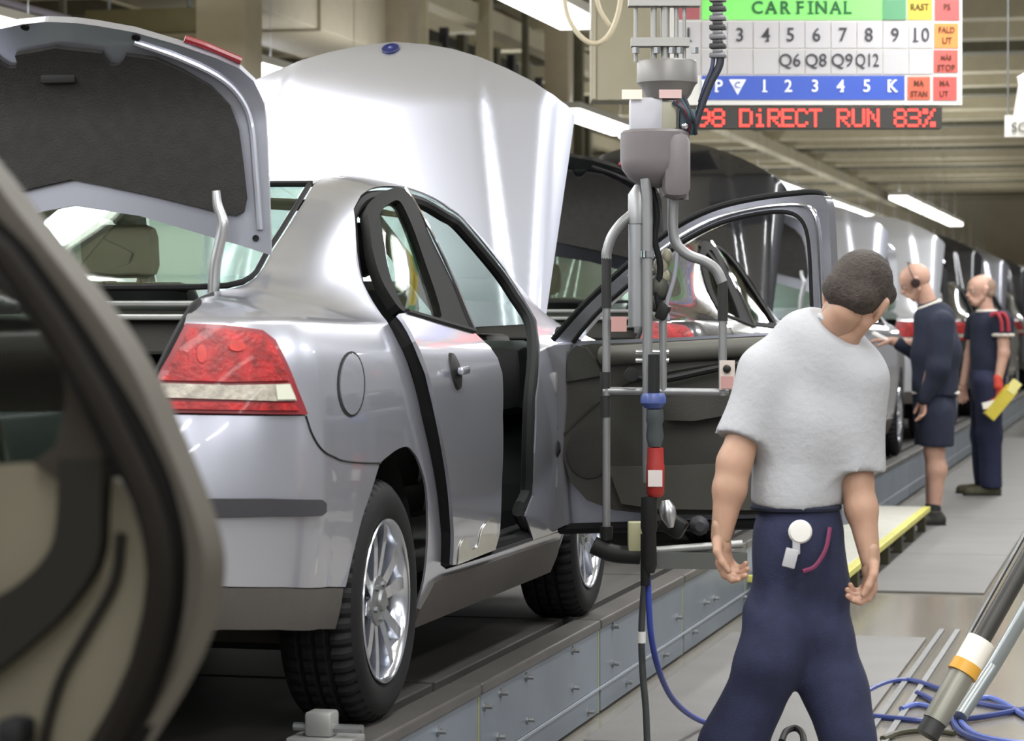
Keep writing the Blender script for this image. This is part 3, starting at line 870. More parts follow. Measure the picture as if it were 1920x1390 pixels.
def build_car(loc, label, body, level=0, right_front_open=False, rear_ajar=0.0, group=None, lids=True, rear_door=True, bonnet_tilt=0.0):
    """level 0 near, 1 middle, 2 far"""
    car = thing('sedan_car', loc, label, 'car', group)
    def p(name, key, fn, parent=car, painted=False, mat=None):
        o = link(name, cache(key, fn), parent)
        mm = body if painted else mat
        if mm is not None and mm is not o.data.materials[0]:
            o.material_slots[0].link = 'OBJECT'; o.material_slots[0].material = mm
        return o
    sides = [(False, ''), (True, '_l')]
    for mi, sfx in sides:
        p('body_side', 'side' + sfx, lambda: g_side(mi), painted=True)
        p('front_fender', 'fend' + sfx, lambda: g_fender(mi), painted=True)
        lamp = p('tail_lamp', 'lamp' + sfx, lambda: g_lamp(mi))
        p('red_lens', 'lens' + sfx, lambda: g_lens(mi), lamp); p('lower_lens', 'lens2' + sfx, lambda: g_lens2(mi), lamp)
        p('clear_band', 'clear' + sfx, lambda: g_clear(mi), lamp)
        if level == 0:
            for q in ((376, 668, 9, 17), (440, 655, 15, 9)):
                p('reflector', 'refl%d' % q[0] + sfx, lambda: g_refl(mi, *q), lamp)
            p('reverse_lens', 'rev' + sfx, lambda: g_rev(mi), lamp)
        if level < 2: p('bumper_seam', 'bseam' + sfx, lambda: g_bseam(mi))
        p('side_skirt', 'skirt' + sfx, lambda: g_skirt(mi))
        if level < 2:
            p('bumper_strip', 'strip' + sfx, lambda: g_strip(mi)); p('headlamp', 'hl' + sfx, lambda: g_headlamp(mi))
            p('boot_seal', 'bseal' + sfx, lambda: g_boot_seal(mi)); p('door_seal', 'dseal' + sfx, lambda: g_seal(mi))
            p('centre_pillar', 'bpil' + sfx, lambda: g_bpillar(-1 if mi else 1))
            p('wheel_arch', 'warch' + sfx, lambda: g_wheelwell(-1 if mi else 1, .09)); p('wheel_arch', 'warchf' + sfx, lambda: g_wheelwell(-1 if mi else 1, 2.65))
    p('rear_bumper', 'bump', g_bumper, painted=True); p('bumper_valance', 'val', g_valance); p('front_bumper', 'fb', g_fbumper, painted=True)
    p('roof_panel', 'roof', g_roof, painted=True); p('rear_window', 'bl', g_backlight); p('windshield', 'ws', g_windshield)
    p('boot_tub', 'trunk', g_trunk); p('cabin_floor', 'cabin', g_cabin); p('underbody', 'under', g_under)
    if level < 2:
        p('window_gasket', 'gask', g_gasket); p('wiper_cowl', 'cowl', g_cowl); p('headliner', 'hliner', g_headliner)
        p('silencer', 'exh', g_exhaust); p('engine_bay', 'eng', g_engine)
        sh = p('parcel_shelf', 'shelf', g_shelf)
        p('shelf_ridge', 'sb1', lambda: g_shelfbar(1.105), sh); p('shelf_ridge', 'sb2', lambda: g_shelfbar(1.07), sh); p('latch_bracket', 'sclip', g_shelfclip, sh)
        p('sill_plate', 'sillp', g_sill)
        p('rear_bench', 'bench', g_bench); p('dashboard', 'dash', g_dash); p('steering_wheel', 'stw', g_wheel_st)
        for x, y in ((.36, 1.62), (-.36, 1.62)):
            o = p('seat', 'seat', g_seat); o.location = (x, y, 0); h = p('headrest', 'hrest', g_headrest, o)
        fl = p('fuel_flap', 'flap', g_flap, painted=True); p('fuel_flap_gap', 'flapr', g_flapring, fl)
    # doors
    hinge = Vector((.862, 1.33, 0))
    for mi, sfx in sides:
        if not mi and not rear_door: continue
        d = p('rear_door', 'rd' + sfx, lambda: g_rdoor(mi), painted=True)
        p('window_frame', 'rfr' + sfx, lambda: g_rframe(mi), d); p('window_glass', 'rgl' + sfx, lambda: g_rglass(mi), d)
        if level < 2:
            p('door_core', 'rdi' + sfx, lambda: g_rdoor_in(mi), d)
            if level == 0 and not mi: p('protective_film', 'film', lambda: g_film(mi), d)
            p('bright_strip', 'rst' + sfx, lambda: g_rstrip(mi), d); p('belt_molding', 'rbm' + sfx, lambda: g_rbelt(mi), d)
            p('door_handle', 'rh2' + sfx, lambda: g_handle2(mi), d, painted=True); p('handle_cup', 'rh' + sfx, lambda: g_handle(mi), d)
        if not mi and rear_ajar:
            R = Matrix.Translation(hinge) @ Matrix.Rotation(rear_ajar, 4, 'Z') @ Matrix.Translation(-hinge)
            d.matrix_local = R
        if mi or not right_front_open:
            f = p('front_door', 'fd' + sfx, lambda: g_fdoor(mi), painted=True)
            p('window_frame', 'ffr' + sfx, lambda: g_fframe(mi), f); p('window_glass', 'fgl' + sfx, lambda: g_fglass(mi), f)
    if lids:
        l = p('boot_lid', 'lid', g_lid, painted=True); p('lid_liner', 'lidl', g_lidliner, l)
        for mi, sfx in sides:
            p('lid_hinge_arm', 'strut' + sfx, lambda: g_strut(mi))
            if level < 2:
                p('lid_rib', 'lrib' + sfx, lambda: g_lidrib(mi), l, painted=True); p('lid_lamp', 'llamp' + sfx, lambda: g_lidlamp(mi), l)
        if level == 0:
            p('grab_recess', 'lrec', g_lidrecess, l)
            for px, py, r in ((47, 50, .008), (253, 69, .008), (52, 308, .012), (345, 344, .012), (470, 446, .006)):
                p('lid_hole', 'lh%d' % px, lambda: g_lidhole(px, py, r), l)
        h = p('bonnet', 'hood', g_hood, painted=True); p('bonnet_liner', 'hoodl', g_hoodliner, h)
        if bonnet_tilt:
            hp = Vector((0, HY, HZL)); h.matrix_local = Matrix.Translation(hp) @ Matrix.Rotation(-bonnet_tilt, 4, 'X') @ Matrix.Translation(-hp)
        if level < 2:
            e = p('emblem', 'emb', g_emblem, h); p('emblem_ring', 'emb2', g_emblem2, h)
    # wheels
    for s, y in ((1, .07), (1, 2.65), (-1, .07), (-1, 2.65)):
        if level == 2 and s < 0: continue
        wr = p('wheel', 'rim', g_rim)
        wr.location = (.862 * s, y, .320)
        if s < 0: wr.rotation_euler = (0, 0, math.pi)
        else: wr.rotation_euler = (.35 + y, 0, 0)
        p('tire', 'tire', g_tire, wr)
        if level < 2 or s > 0:
            p('hub_cap', 'hub', g_hub, wr)
            for k in range(5): p('spoke', 'spk%d' % k, lambda: g_spokes(k), wr)
            if level == 0: p('brake_disc', 'disc', g_disc, wr)
    return car
# ================================================================ the hall
FLOORM = M('polished_floor', '#8a857b', .16, var=.08, vscale=1.5, spec=.6)
MATM = M('grey_floor_mat', '#706e6c', .62, var=.07, vscale=3, bump=.15, bscale=120)
PLATE = M('blue_grey_plate', '#79828d', .42, .35, var=.08, vscale=2.5)
DECKM = M('dark_deck', '#3c3a37', .5, .1, var=.25, vscale=2.2, stretch=(6, .6, 1))
CEIL = M('ceiling_sheet', '#9b937b', .8, var=.08, vscale=.6)
BEAMM = M('beam_paint', '#a29a82', .7, var=.06)
BEAMD = M('dark_beam_paint', '#5d5a48', .8, var=.1)
WALLM = M('dim_wall', '#c4bda6', .9, var=.2, vscale=.5)
COLM = M('column_paint', '#b8af98', .6, var=.05)

floor = struct('floor', MB().box((-9, 60, -.1), (32, 180, .2)), FLOORM)
ceiling = struct('ceiling', MB().box((-10, 75, 6.55), (30, 150, .1)), CEIL)
struct('wall_back', MB().box((-10, 108.1, 3.2), (30, .2, 6.8)), WALLM)
wall_l = struct('wall_left', MB().box((-20, 75, 3.2), (.2, 150, 6.8)), WALLM)
# cross beams under the ceiling: shared mesh, one object each
bmesh_beam = MB().box((0, 0, 0), (30, .5, .42)).mesh('beam', BEAMM)
bmesh_dark = MB().box((0, 0, 0), (30, .7, .3)).mesh('beam', BEAMD)
for k in range(32):
    y = 12 + 3.0 * k
    o = link('beam', bmesh_beam if k % 3 else bmesh_dark, ceiling); o.location = (-10, y, 6.28)
me = MB().box((0, 0, 0), (.3, 130, .3)).mesh('purlin', BEAMM)
for x in (-18, -14, -10, 3.5):
    o = link('purlin', me, ceiling); o.location = (x, 76, 5.95)

# --- floor mats and joints (z of the floor)
def fz(px, py, z=0.0):
    return onZ(px, py, z)
def matt(y0, y1, x0, x1, z=.012):
    m = MB().box(((x0 + x1) / 2, (y0 + y1) / 2, z / 2), (x1 - x0, y1 - y0, z), None, .004)
    o = link('floor_mat', m.mesh('floor_mat', MATM), floor); return o
ML, MR = -1.86, -1.0
for y0, y1 in ((5.2, 8.6), (8.62, 11.75), (13.75, 15.95), (15.97, 18.9), (18.92, 24), (24.02, 32)):
    matt(y0, y1, ML, MR + (0 if y0 < 12 else .12))
for x in (MR + .04, MR + .11):
    o = link('floor_rail', MB().box((x, 8.9, .006), (.022, 6.4, .012)).mesh('floor_rail', STEEL), floor)
link('floor_rail', MB().box((MR + .25, 22, .005), (.03, 18, .01)).mesh('floor_rail', DKGREY), floor)

# --- raised conveyor platform carrying the cars
PXE = -1.93
plat = struct('platform', MB().box((PXE - .03 - 2.15, 30, (CZ - .03) / 2), (4.3, 64, CZ - .03)), M('platform_core', '#4a4b4d', .7))
deck = MB().box((0, 0, 0), (1.36, 1.66, .03), None, .004).mesh('deck_plate', DECKM)
for k in range(26):
    for i in range(3):
        o = link('deck_plate', deck, plat); o.location = (PXE - .13 - .69 - i * 1.38, -.12 + 1.70 * k, CZ - .015)
edge = MB().box((0, 0, 0), (.10, 1.68, .034), None, .006).mesh('edge_trim', M('edge_trim_grey', '#55524f', .45, .3, var=.12))
up = MB().box((0, 0, 0), (.03, 1.66, .205), None, .004).mesh('side_plate', PLATE)
lo = MB().box((0, 0, 0), (.034, 1.66, .083), None, .004).mesh('kick_plate', PLATE)
post = MB().box((0, 0, 0), (.022, .016, .29), None).mesh('plate_joint', M('joint_yellow_green', '#8e9466', .6))
for k in range(28):
    y = 9.23 - .85 + 1.7 * (k - 4)
    for me_, nm, x, z in ((edge, 'edge_trim', PXE - .045, CZ - .015), (up, 'side_plate', PXE - .018, .2035), (lo, 'kick_plate', PXE - .018, .0545)):
        o = link(nm, me_, plat); o.location = (x, y, z)
    o = link('plate_joint', post, plat); o.location = (PXE - .016, y + .85, .155)
link('seam_strip', MB().box((PXE + .0, 30, .098), (.006, 60, .008)).mesh('seam_strip', M('pale_strip', '#aab2bb', .4, .5)), plat)
bolt = MB().lathe([(.014, 0), (.014, .006), (.008, .008), (.008, .026), (0, .027)], (0, 0, 0), (1, 0, 0), 8, caps=False).mesh('bolt', STEEL, True)
for px, py in ((910, 1325), (940, 1300), (988, 1270), (1075, 1220), (1075, 1290), (1150, 1175), (1150, 1245), (1103, 1335), (1175, 1280), (1245, 1228), (1270, 1158), (1300, 1185), (1340, 1122), (1322, 1130), (1395, 1120), (822, 1372), (935, 1382), (990, 1350), (1440, 1075), (1470, 1060)):
    p = onX(px, py, PXE); o = link('bolt', bolt, plat); o.location = (PXE - .004, p[1], p[2])
# wheel chock rail on the deck behind the rear tyre
c = onZ(622, 1392, CZ)
ch = thing('wheel_stop', (c[0], c[1], CZ), 'small grey steel wheel stop on the deck behind the rear tyre', 'wheel stop')
part('base', MB().box((c[0], c[1] - .05, CZ + .012), (.17, .12, .024), None, .004), GALV, ch)
part('block', MB().box((c[0] - .01, c[1] - .05, CZ + .055), (.07, .07, .062), None, .008), GALV, ch)
part('pin', MB().tube([(c[0] - .08, c[1] - .06, CZ + .045), (c[0] + .1, c[1] - .06, CZ + .045)], .011, 8), STEEL, ch)

# --- columns, ducts and frames on the far side of the line
def column(px, X, wd, label, z1=6.3, mat=COLM, name='steel_column'):
    p = onX(px, 300, X)
    t = thing(name, (X, p[1], 0), label, 'column')
    part('shaft', MB().box((X, p[1], z1 / 2 + .02), (wd, wd, z1 - .04), None, .01), mat, t)
    part('base_plate', MB().box((X, p[1], .02), (wd * 1.6, wd * 1.6, .04)), mat, t)
    return t
column(430, -7.0, .40, 'broad beige square column between the raised boot lid and the white bonnet')
column(792, -9.4, .14, 'slim pale post above the raised bonnet emblem', mat=BEAMM)
column(908, -9.8, .22, 'pale post behind the right half of the silver bonnet', mat=BEAMM)
column(735, -9.0, .5, 'wide brown column behind the silver bonnet top', mat=M('brown_paint', '#7b705c', .7, var=.08))
column(1048, -8.2, .34, 'light brown column left of the hanging beige cabinet', mat=M('light_brown_paint', '#8b806b', .7, var=.05))
column(985, -9.6, .10, 'thin dark conduit post behind the corner of the silver bonnet', mat=BEAMD)
column(1085, -9.2, .16, 'dark grey post beside the light brown column', mat=BEAMD)
def rack(px0, px1, X, z0, z1, label, mat):
    a = onX(px0, 100, X); b = onX(px1, 100, X); n = 6
    t = thing('equipment_rack', (X, (a[1] + b[1]) / 2, 0), label, 'rack')
    part('back_panel', MB().box((X - .3, (a[1] + b[1]) / 2, (z0 + z1) / 2), (.1, abs(b[1] - a[1]), z1 - z0)), mat, t)
    part('foot', MB().box((X - .3, (a[1] + b[1]) / 2, z0 / 2), (.1, abs(b[1] - a[1]) * .9, z0)), mat, t)
    for k in range(n):
        y = a[1] + (b[1] - a[1]) * (k + .5) / n
        part('upright', MB().box((X, y, (z0 + z1) / 2), (.12, .14 + .1 * (k % 2), z1 - z0)), BEAMD if k % 2 else DKGREY, t)
    for z in np.linspace(z0 + .4, z1 - .3, 4):
        part('shelf_beam', MB().box((X - .1, (a[1] + b[1]) / 2, z), (.2, abs(b[1] - a[1]), .1)), BEAMD, t)
    return t
rack(815, 1000, -10.5, 1.2, 5.8, 'dark equipment rack seen over the silver bonnet edge', M('dark_olive', '#3f3c31', .85, var=.2))
rack(1000, 1110, -11, 1.2, 5.8, 'dark equipment rack between the light brown column and the hanging cabinet', M('dark_olive2', '#4a463a', .85, var=.2))
def duct(x, z, y0, y1, wx, wz, label, mat, name='air_duct'):
    t = thing(name, (x, (y0 + y1) / 2, z - wz / 2), label, 'duct')
    n = max(2, int((y1 - y0) / 3))
    for k in range(n):
        a = y0 + (y1 - y0) * k / n; b = y0 + (y1 - y0) * (k + 1) / n
        part('section', MB().box((x, (a + b) / 2, z), (wx, (b - a) - .04, wz), None, .02), mat, t)
    for k in range(1, n):
        part('flange', MB().box((x, y0 + (y1 - y0) * k / n, z), (wx + .06, .05, wz + .06)), mat, t)
    for k in range(0, n, 2):
        y = y0 + (y1 - y0) * (k + .5) / n
        part('hanger', MB().tube([(x, y, z + wz / 2), (x, y, 6.5)], .012, 6), STEEL, t)
    return t
duct(-9.6, 5.05, 24.9, 31, 1.2, .9, 'long beige air duct running over the line behind the boot lid', M('duct_beige', '#8f8774', .6, var=.05))
duct(-7.6, 5.3, 15.5, 22, .5, .36, 'narrow beige cable duct beside the broad beige column', M('duct_beige2', '#8a836f', .6, var=.05))
g0, g1 = onY(168, 12, 24.0), onY(392, 12, 24.0)
gt = thing('cross_girder', ((g0[0] + g1[0]) / 2, 24.0, 4.12), 'olive cross girder above the raised boot lid', 'girder')
part('beam', MB().box(((g0[0] + g1[0]) / 2, 24.0, 4.25), (g1[0] - g0[0], .24, .24), None, .01), M('olive_girder', '#7d7654', .7, var=.08), gt)
part('flange', MB().box(((g0[0] + g1[0]) / 2, 24.0, 4.10), (g1[0] - g0[0], .34, .04)), M('girder_pale', '#a39a80', .7), gt)
for x in (g0[0] + .2, g1[0] - .2):
    part('hanger', MB().tube([(x, 24.0, 4.36), (x, 24.0, 6.5)], .02, 8), STEEL, gt)
for k, (px, py) in enumerate(((20, 8), (60, 22), (110, 30))):
    pass
pr = thing('conduit_run', (*onX(0, 15, -9.6)[:2], 3.6), 'thin lilac conduit pipe slanting behind the raised boot lid', 'pipe')
part('pipe', MB().tube([onX(-60, -18, -9.6), onX(30, 10, -9.6), onX(130, 36, -9.6)], .035, 8), M('conduit_lilac', '#8d8794', .5), pr)
part('bracket', MB().box(onX(118, 22, -9.6), (.05, .06, .5)), M('bracket_dark', '#5e594b', .7), pr)
# white screen added along the far platform edge to brighten the car windows
WP = thing('added_screen', (-6.62, 24, 0), 'white panel screen added along the far edge of the platform to brighten the car windows', 'screen')
wpan = MB().box((0, 0, 0), (.04, 1.94, 2.2), None, .006).mesh('panel', M('screen_white', '#f3f7f5', .6))
wpos = MB().box((0, 0, 0), (.07, .06, 2.36), None, .006).mesh('post', M('screen_post', '#b9c0bc', .5))
for k in range(17):
    o = link('panel', wpan, WP); o.location = (0, -15 + 2.0 * k, 1.22)
    o = link('post', wpos, WP); o.location = (0, -14 + 2.0 * k, 1.18)
# --- fluorescent fixtures
FIX = MB().box((0, 0, .035), (.34, 1, .07), None, .0).mesh('housing', WHITE)
TUBE = MB().box((0, 0, -.03), (.30, .985, .06), None, .0).mesh('diffuser', LAMPM)
WIRE = MB().tube([(0, 0, 0), (0, 0, 1)], .004, 5).mesh('suspension_wire', STEEL)
for i, (lx, ly, lz, ln) in enumerate(LAMPS):
    row = {-6.1: 'over the far side of the line', -4.2: 'over the first cars of the line', -4.6: 'above the pearl silver sedan and the cars beyond it', -8.4: 'near the left columns', -7.7: 'between the broad beige column and the white bonnet', -0.75: 'out of view over the walkway', 1.9: 'over the aisle floor', 5.6: 'on the far right side of the aisle', -11.5: 'along the left wall, added to light the ceiling'}[lx]
    lab = 'long white fluorescent ceiling light hanging ' + row
    if lx == -6.1 and ly == 29.0: lab = 'fluorescent ceiling light showing between the bonnet corner and the hanging manipulator'
    if lx == -4.2 and ly == 17.8: lab = 'wide fluorescent ceiling light with a cable loop hanging before it'
    if lx == -8.4 and ly == 17.6: lab = 'fluorescent ceiling light peeping over the raised boot lid'
    t = thing('ceiling_light', (lx, ly, lz), lab, 'ceiling light', 'fluorescent lights ' + row)
    for me_, nm in ((FIX, 'housing'), (TUBE, 'diffuser')):
        o = link(nm, me_, t); o.scale = (1, ln, 1)
    for s in (-1, 1):
        o = link('suspension_wire', WIRE, t); o.location = (0, s * ln * .4, .07); o.scale = (1, 1, 6.43 - lz)

# --- information board over the line
BD = 14.5
NB = -FV
def bq(mb, px0, py0, px1, py1, d, th):
    """panel facing the viewer's aisle: front face at depth d"""
    P = [onD(px0, py0, d), onD(px1, py0, d), onD(px1, py1, d), onD(px0, py1, d)]
    return mb.slab(P, FV * th)
sc_ = BD / F_PX
bz = onD(1535, 197, BD)
board = thing('production_board', bz, 'large white assembly status board with green title strip and numbered cells', 'sign board')
part('frame', bq(MB(), 1256, -32, 1804, 197, BD, .12), M('board_white', '#cfcdc8', .45), board, False)
part('title_strip', bq(MB(), 1316, -14, 1699, 37, BD - .006, .01), M('board_green', '#7de36b', .4, emit=.12), board, False)
part('title_end', bq(MB(), 1655, -14, 1699, 37, BD - .010, .01), M('board_green_dark', '#4f8f64', .4), board, False)
cellw = M('cell_white', '#b9b6ba', .5); cellw2 = M('cell_grey_white', '#b3b1b3', .5)
cols = [1266 + 48.6 * k for k in range(11)]
mb_lines = MB()
for k in range(10):
    if k < 9 or True:
        x0, x1 = cols[k] - (0), cols[k + 1] if k < 9 else 1750
        part('number_cell', bq(MB(), x0 + 1.2, 41, x1 - 1.2, 90, BD - .006, .01), cellw, board, False)
        part('status_cell', bq(MB(), x0 + 1.2, 93, x1 - 1.2, 139, BD - .006, .01), cellw2, board, False)
part('blue_strip', bq(MB(), 1316, 142, 1696, 187, BD - .006, .01), M('board_blue', '#2f4fae', .4, emit=.05), board, False)
for nm, x0, y0, x1, y1, c in (('yellow_cell', 1702, -14, 1748, 37, '#d9b93a'), ('red_cell', 1753, -14, 1799, 38, '#b8504e'), ('orange_cell', 1752, 44, 1797, 90, '#d98440'), ('red_cell', 1751, 94, 1796, 136, '#c4574f'), ('red_cell', 1702, 144, 1744, 187, '#c65b42'), ('red_cell', 1750, 144, 1794, 188, '#c9534d')):
    part(nm, bq(MB(), x0, y0, x1, y1, BD - .006, .01), M('cell_' + c[1:], c, .4, emit=.05), board, False)
part('corner_cell', bq(MB(), 1272, 0, 1312, 36, BD - .006, .01), M('cell_wine', '#a4545a', .4), board, False)
def text3(s, px, py, hpx, d, mat, parent, name='lettering', bold=.0, xs=1.0, serif=False):
    """flat lettering standing on a panel facing the aisle; (px, py) is the centre"""
    cu = bpy.data.curves.new('t', 'FONT'); cu.body = s; cu.size = 1.0; cu.align_x = 'CENTER'; cu.align_y = 'CENTER'; cu.offset = bold; cu.extrude = .004; cu.resolution_u = 3
    to = bpy.data.objects.new('t', cu); COL.objects.link(to)
    bpy.context.view_layer.update()
    dg = bpy.context.evaluated_depsgraph_get(); me = bpy.data.meshes.new_from_object(to.evaluated_get(dg))
    bpy.data.objects.remove(to); bpy.data.curves.remove(cu)
    n = len(me.vertices); co = np.zeros(n * 3); me.vertices.foreach_get('co', co); co = co.reshape(-1, 3)
    co[:, :2] -= (co[:, :2].max(0) + co[:, :2].min(0)) / 2
    k = hpx * d / F_PX / (co[:, 1].max() - co[:, 1].min())
    c0 = onD(px, py, d) - ORG[parent.name]
    W = c0 + RV * (co[:, :1] * k * xs) + UV * (co[:, 1:2] * k) - FV * (co[:, 2:3])
    me.vertices.foreach_set('co', W.astype(np.float32).ravel()); me.materials.clear(); me.materials.append(mat); me.update()
    me.name = name
    return link(name, me, parent)
INK = M('board_ink', '#34343a', .6); INKW = M('board_white_ink', '#e8ecf4', .5, emit=.1); INKG = M('board_green_ink', '#1f5a33', .6); INKB = M('board_brown_ink', '#5a2f16', .6); INKY = M('board_olive_ink', '#5c4c12', .6)
# serif capitals drawn as strokes for the title
def slab_text(s, px, py, hpx, d, mat, parent, xs=.92):
    o = text3(s, px, py, hpx, d, mat, parent, 'lettering', bold=.012, xs=xs)
    return o
SERIFS = {'A': [(-.42, -1, .34), (.42, -1, .34)], 'R': [(-.30, -1, .36), (-.36, 1, .22), (.40, -1, .26)], 'F': [(-.26, -1, .40), (-.36, 1, .2)], 'I': [(0, -1, .62), (0, 1, .62)], 'N': [(-.36, -1, .34), (-.40, 1, .3), (.36, 1, .34)],
          'L': [(-.24, 1, .40), (-.34, -1, .2)], 'P': [(-.24, -1, .40), (-.34, 1, .2)], 'K': [(-.3, -1, .34), (-.3, 1, .34), (.36, -1, .28), (.3, 1, .28)], '1': [(.06, -1, .56)], '4': [(.14, -1, .4)]}
def serif_char(ch_, px, py, h, d, mat, parent, bold=.012, xs=1.0):
    o = text3(ch_, px, py, h, d, mat, parent, bold=bold, xs=xs)
    mb = MB(); W = h * .8 * xs
    for fx, fy, wd in SERIFS.get(ch_, []):
        cx, cy = px + fx * W, py - fy * (h / 2 - 1.0)
        bq(mb, cx - wd * W * .5, cy - 1.1, cx + wd * W * .5, cy + 1.1, d - .0045, .004)
    if mb.v: part('serif', mb, mat, parent, False)
    return o
for ch_, x in (('C', 1420), ('A', 1446), ('R', 1473), ('F', 1501), ('I', 1520), ('N', 1540), ('A', 1567), ('L', 1590)):
    serif_char(ch_, x, 14, 24, BD - .008, INKG, board, .014, .95)
for ch_, x in (('1', 1291), ('3', 1387), ('4', 1436), ('5', 1482), ('6', 1531), ('7', 1581), ('8', 1629), ('9', 1678), ('1', 1716), ('0', 1735)):
    serif_char(ch_, x, 65, 26, BD - .008, INK, board, .006, .9)
for ch_, x in (('Q6', 1481), ('Q8', 1530), ('Q9', 1579), ('Q12', 1626)):
    text3(ch_, x, 115, 29, BD - .008, INK, board, bold=.004, xs=.92 if len(ch_) < 3 else .72)
for ch_, x in (('P', 1348), ('1', 1433), ('2', 1478), ('3', 1528), ('4', 1576), ('5', 1625), ('K', 1674), ('L', 1323)):
    serif_char(ch_, x, 161, 23, BD - .008, INKW, board, .01, .95)
P = [onD(x, y, BD - .008) for x, y in ((1367, 149), (1399, 149), (1383, 178))]
part('triangle_mark', MB().slab(P, FV * .003), INKW, board, False)
text3('C', 1383, 159, 12, BD - .0125, M('board_blue_ink', '#4a5fa8', .5), board)
for s, x, y, h, m in (('RAST', 1725, 13, 13, INKY), ('PS', 1776, 13, 12, INKB), ('FALD', 1775, 56, 11, INKB), ('UT', 1776, 76, 12, INKB), ('MÅS', 1774, 107, 12, INKB), ('STOP', 1774, 127, 12, INKB), ('MA', 1723, 156, 11, INKB), ('STAN', 1723, 176, 11, INKB), ('MA', 1771, 156, 11, INKB), ('UT', 1770, 176, 11, INKB)):
    text3(s, x, y, h, BD - .008, m, board, bold=.012, xs=.85)
for px in (1300, 1530, 1770):
    part('hanging_rod', MB().tube([onD(px, -30, BD + .06), onD(px, -30, BD + .06) + UV * 3.0], .014, 8), STEEL, board)
# LED ticker below the board
led = thing('led_ticker', onD(1535, 243, BD), 'narrow black LED ticker with red dot-matrix lettering below the status board', 'led display')
part('casing', bq(MB(), 1262, 201, 1766, 241, BD + .01, .1), M('ticker_black', '#2c2b28', .5), led, False)
part('hanger', MB().tube([onD(1320, 202, BD + .05), onD(1320, 198.5, BD + .05)], .012, 6).tube([onD(1700, 202, BD + .05), onD(1700, 198.5, BD + .05)], .012, 6), STEEL, led)
G57 = {'9': '01110 10001 10001 01111 00001 00010 01100', '8': '01110 10001 10001 01110 10001 10001 01110', 'D': '11110 10001 10001 10001 10001 10001 11110', 'i': '00100 00000 01100 00100 00100 00100 01110',
       'R': '11110 10001 10001 11110 10100 10010 10001', 'E': '11111 10000 10000 11110 10000 10000 11111', 'C': '01110 10001 10000 10000 10000 10001 01110', 'T': '11111 00100 00100 00100 00100 00100 00100',
       'U': '10001 10001 10001 10001 10001 10001 01110', 'N': '10001 11001 10101 10101 10011 10001 10001', '3': '11110 00001 00001 01110 00001 00001 11110', '%': '11001 11010 00010 00100 01000 01011 10011', '0': '01110 10001 10011 10101 11001 10001 01110'}
LEDM = M('red_led', '#ff4a40', .4, emit=2.2, ecol='#ff3228')
def led_char(ch_, x0, x1, y0=204, y1=238):
    mb = MB(); rows = G57[ch_].split(); dx = (x1 - x0) / 5; dy = (y1 - y0) / 7
    for r_, row in enumerate(rows):
        for c_, b in enumerate(row):
            if b == '1':
                cx, cy = x0 + dx * (c_ + .5), y0 + dy * (r_ + .5)
                bq(mb, cx - dx * .47, cy - dy * .46, cx + dx * .47, cy + dy * .46, BD + .005, .006)
    o = part('led_letter', mb, LEDM, led, False); return o
for ch_, a, b in (('9', 1308, 1332), ('8', 1334, 1359), ('D', 1386, 1411), ('i', 1413, 1437), ('R', 1439, 1464), ('E', 1465, 1489), ('C', 1491, 1515), ('T', 1517, 1541), ('R', 1569, 1594), ('U', 1597, 1622), ('N', 1625, 1649), ('8', 1676, 1700), ('3', 1702, 1727), ('%', 1730, 1754)):
    led_char(ch_, a, b)

# --- beige cabinet hanging left of the board
cb = thing('hanging_cabinet', onD(1215, 187, 15.4), 'plain beige cabinet hanging left of the status board', 'cabinet')
part('body', bq(MB(), 1109, -60, 1330, 187, 15.4, .35), M('cabinet_beige', '#a9a28d', .6, var=.04), cb, False)
part('door_edge', bq(MB(), 1111, -58, 1117, 185, 15.39, .02), M('cabinet_beige_light', '#b6af9b', .6), cb, False)
part('hanger', MB().tube([onD(1150, -55, 15.5), onD(1150, -55, 15.5) + UV * 2.9], .02, 8).tube([onD(1290, -55, 15.5), onD(1290, -55, 15.5) + UV * 2.9], .02, 8), STEEL, cb)
# --- pendant lamp shade and small plate at the right
pl = thing('pendant_lamp', onD(1925, 210, 17), 'white cone pendant lamp beyond the right end of the status board', 'lamp')
c = onD(1945, 212, 17)
part('shade', MB().lathe([(.17, -.02), (.165, .0), (.06, .19), (.05, .24), (.0, .25)], c + UV * .02, (-.35, -.2, 1), 24, caps=False), M('lamp_white', '#f4f4f0', .4, emit=.5), pl)
part('cord', MB().tube([c + UV * .26, c + UV * 3.2], .01, 6), STEEL, pl)
sp_ = thing('station_plate', onD(1905, 258, 16.5), 'small white station plate with black letters below the cone lamp', 'sign')
part('plate', bq(MB(), 1884, 216, 1944, 257, 16.5, .02), M('plate_white', '#dcd9d2', .5), sp_, False)
text3('SC', 1911, 238, 18, 16.49, M('plate_ink', '#7d7a74', .6), sp_)
part('cord', MB().tube([onD(1890, 218, 16.52), onD(1890, 218, 16.52) + UV * 4.0], .006, 6), STEEL, sp_)
# --- drooping cable above the bonnet and further loops
for pts, d, lab, r in ((((1052, -60), (1062, 20), (1080, 58), (1105, 80), (1128, 78), (1148, 55), (1162, 10), (1166, -60)), 12.5, 'beige cable hanging in a deep loop left of the manipulator', .012),
                       (((1108, -60), (1122, 10), (1138, 40), (1144, 48)), 12.6, 'short beige cable end hanging inside the cable loop', .010)):
    Q_ = [onD(*p, d) for p in pts]; Q_ = crv(Q_, 6); Q_ = [Q_[0] + Vector(UV) * 3.01] + Q_ + ([Q_[-1] + Vector(UV) * 3.01] if pts[-1][1] < 0 else [])
    o = solo('cable_loop', MB().tube(Q_, r, 8), M('cable_beige', '#c9bea4', .5), lab, 'cable')
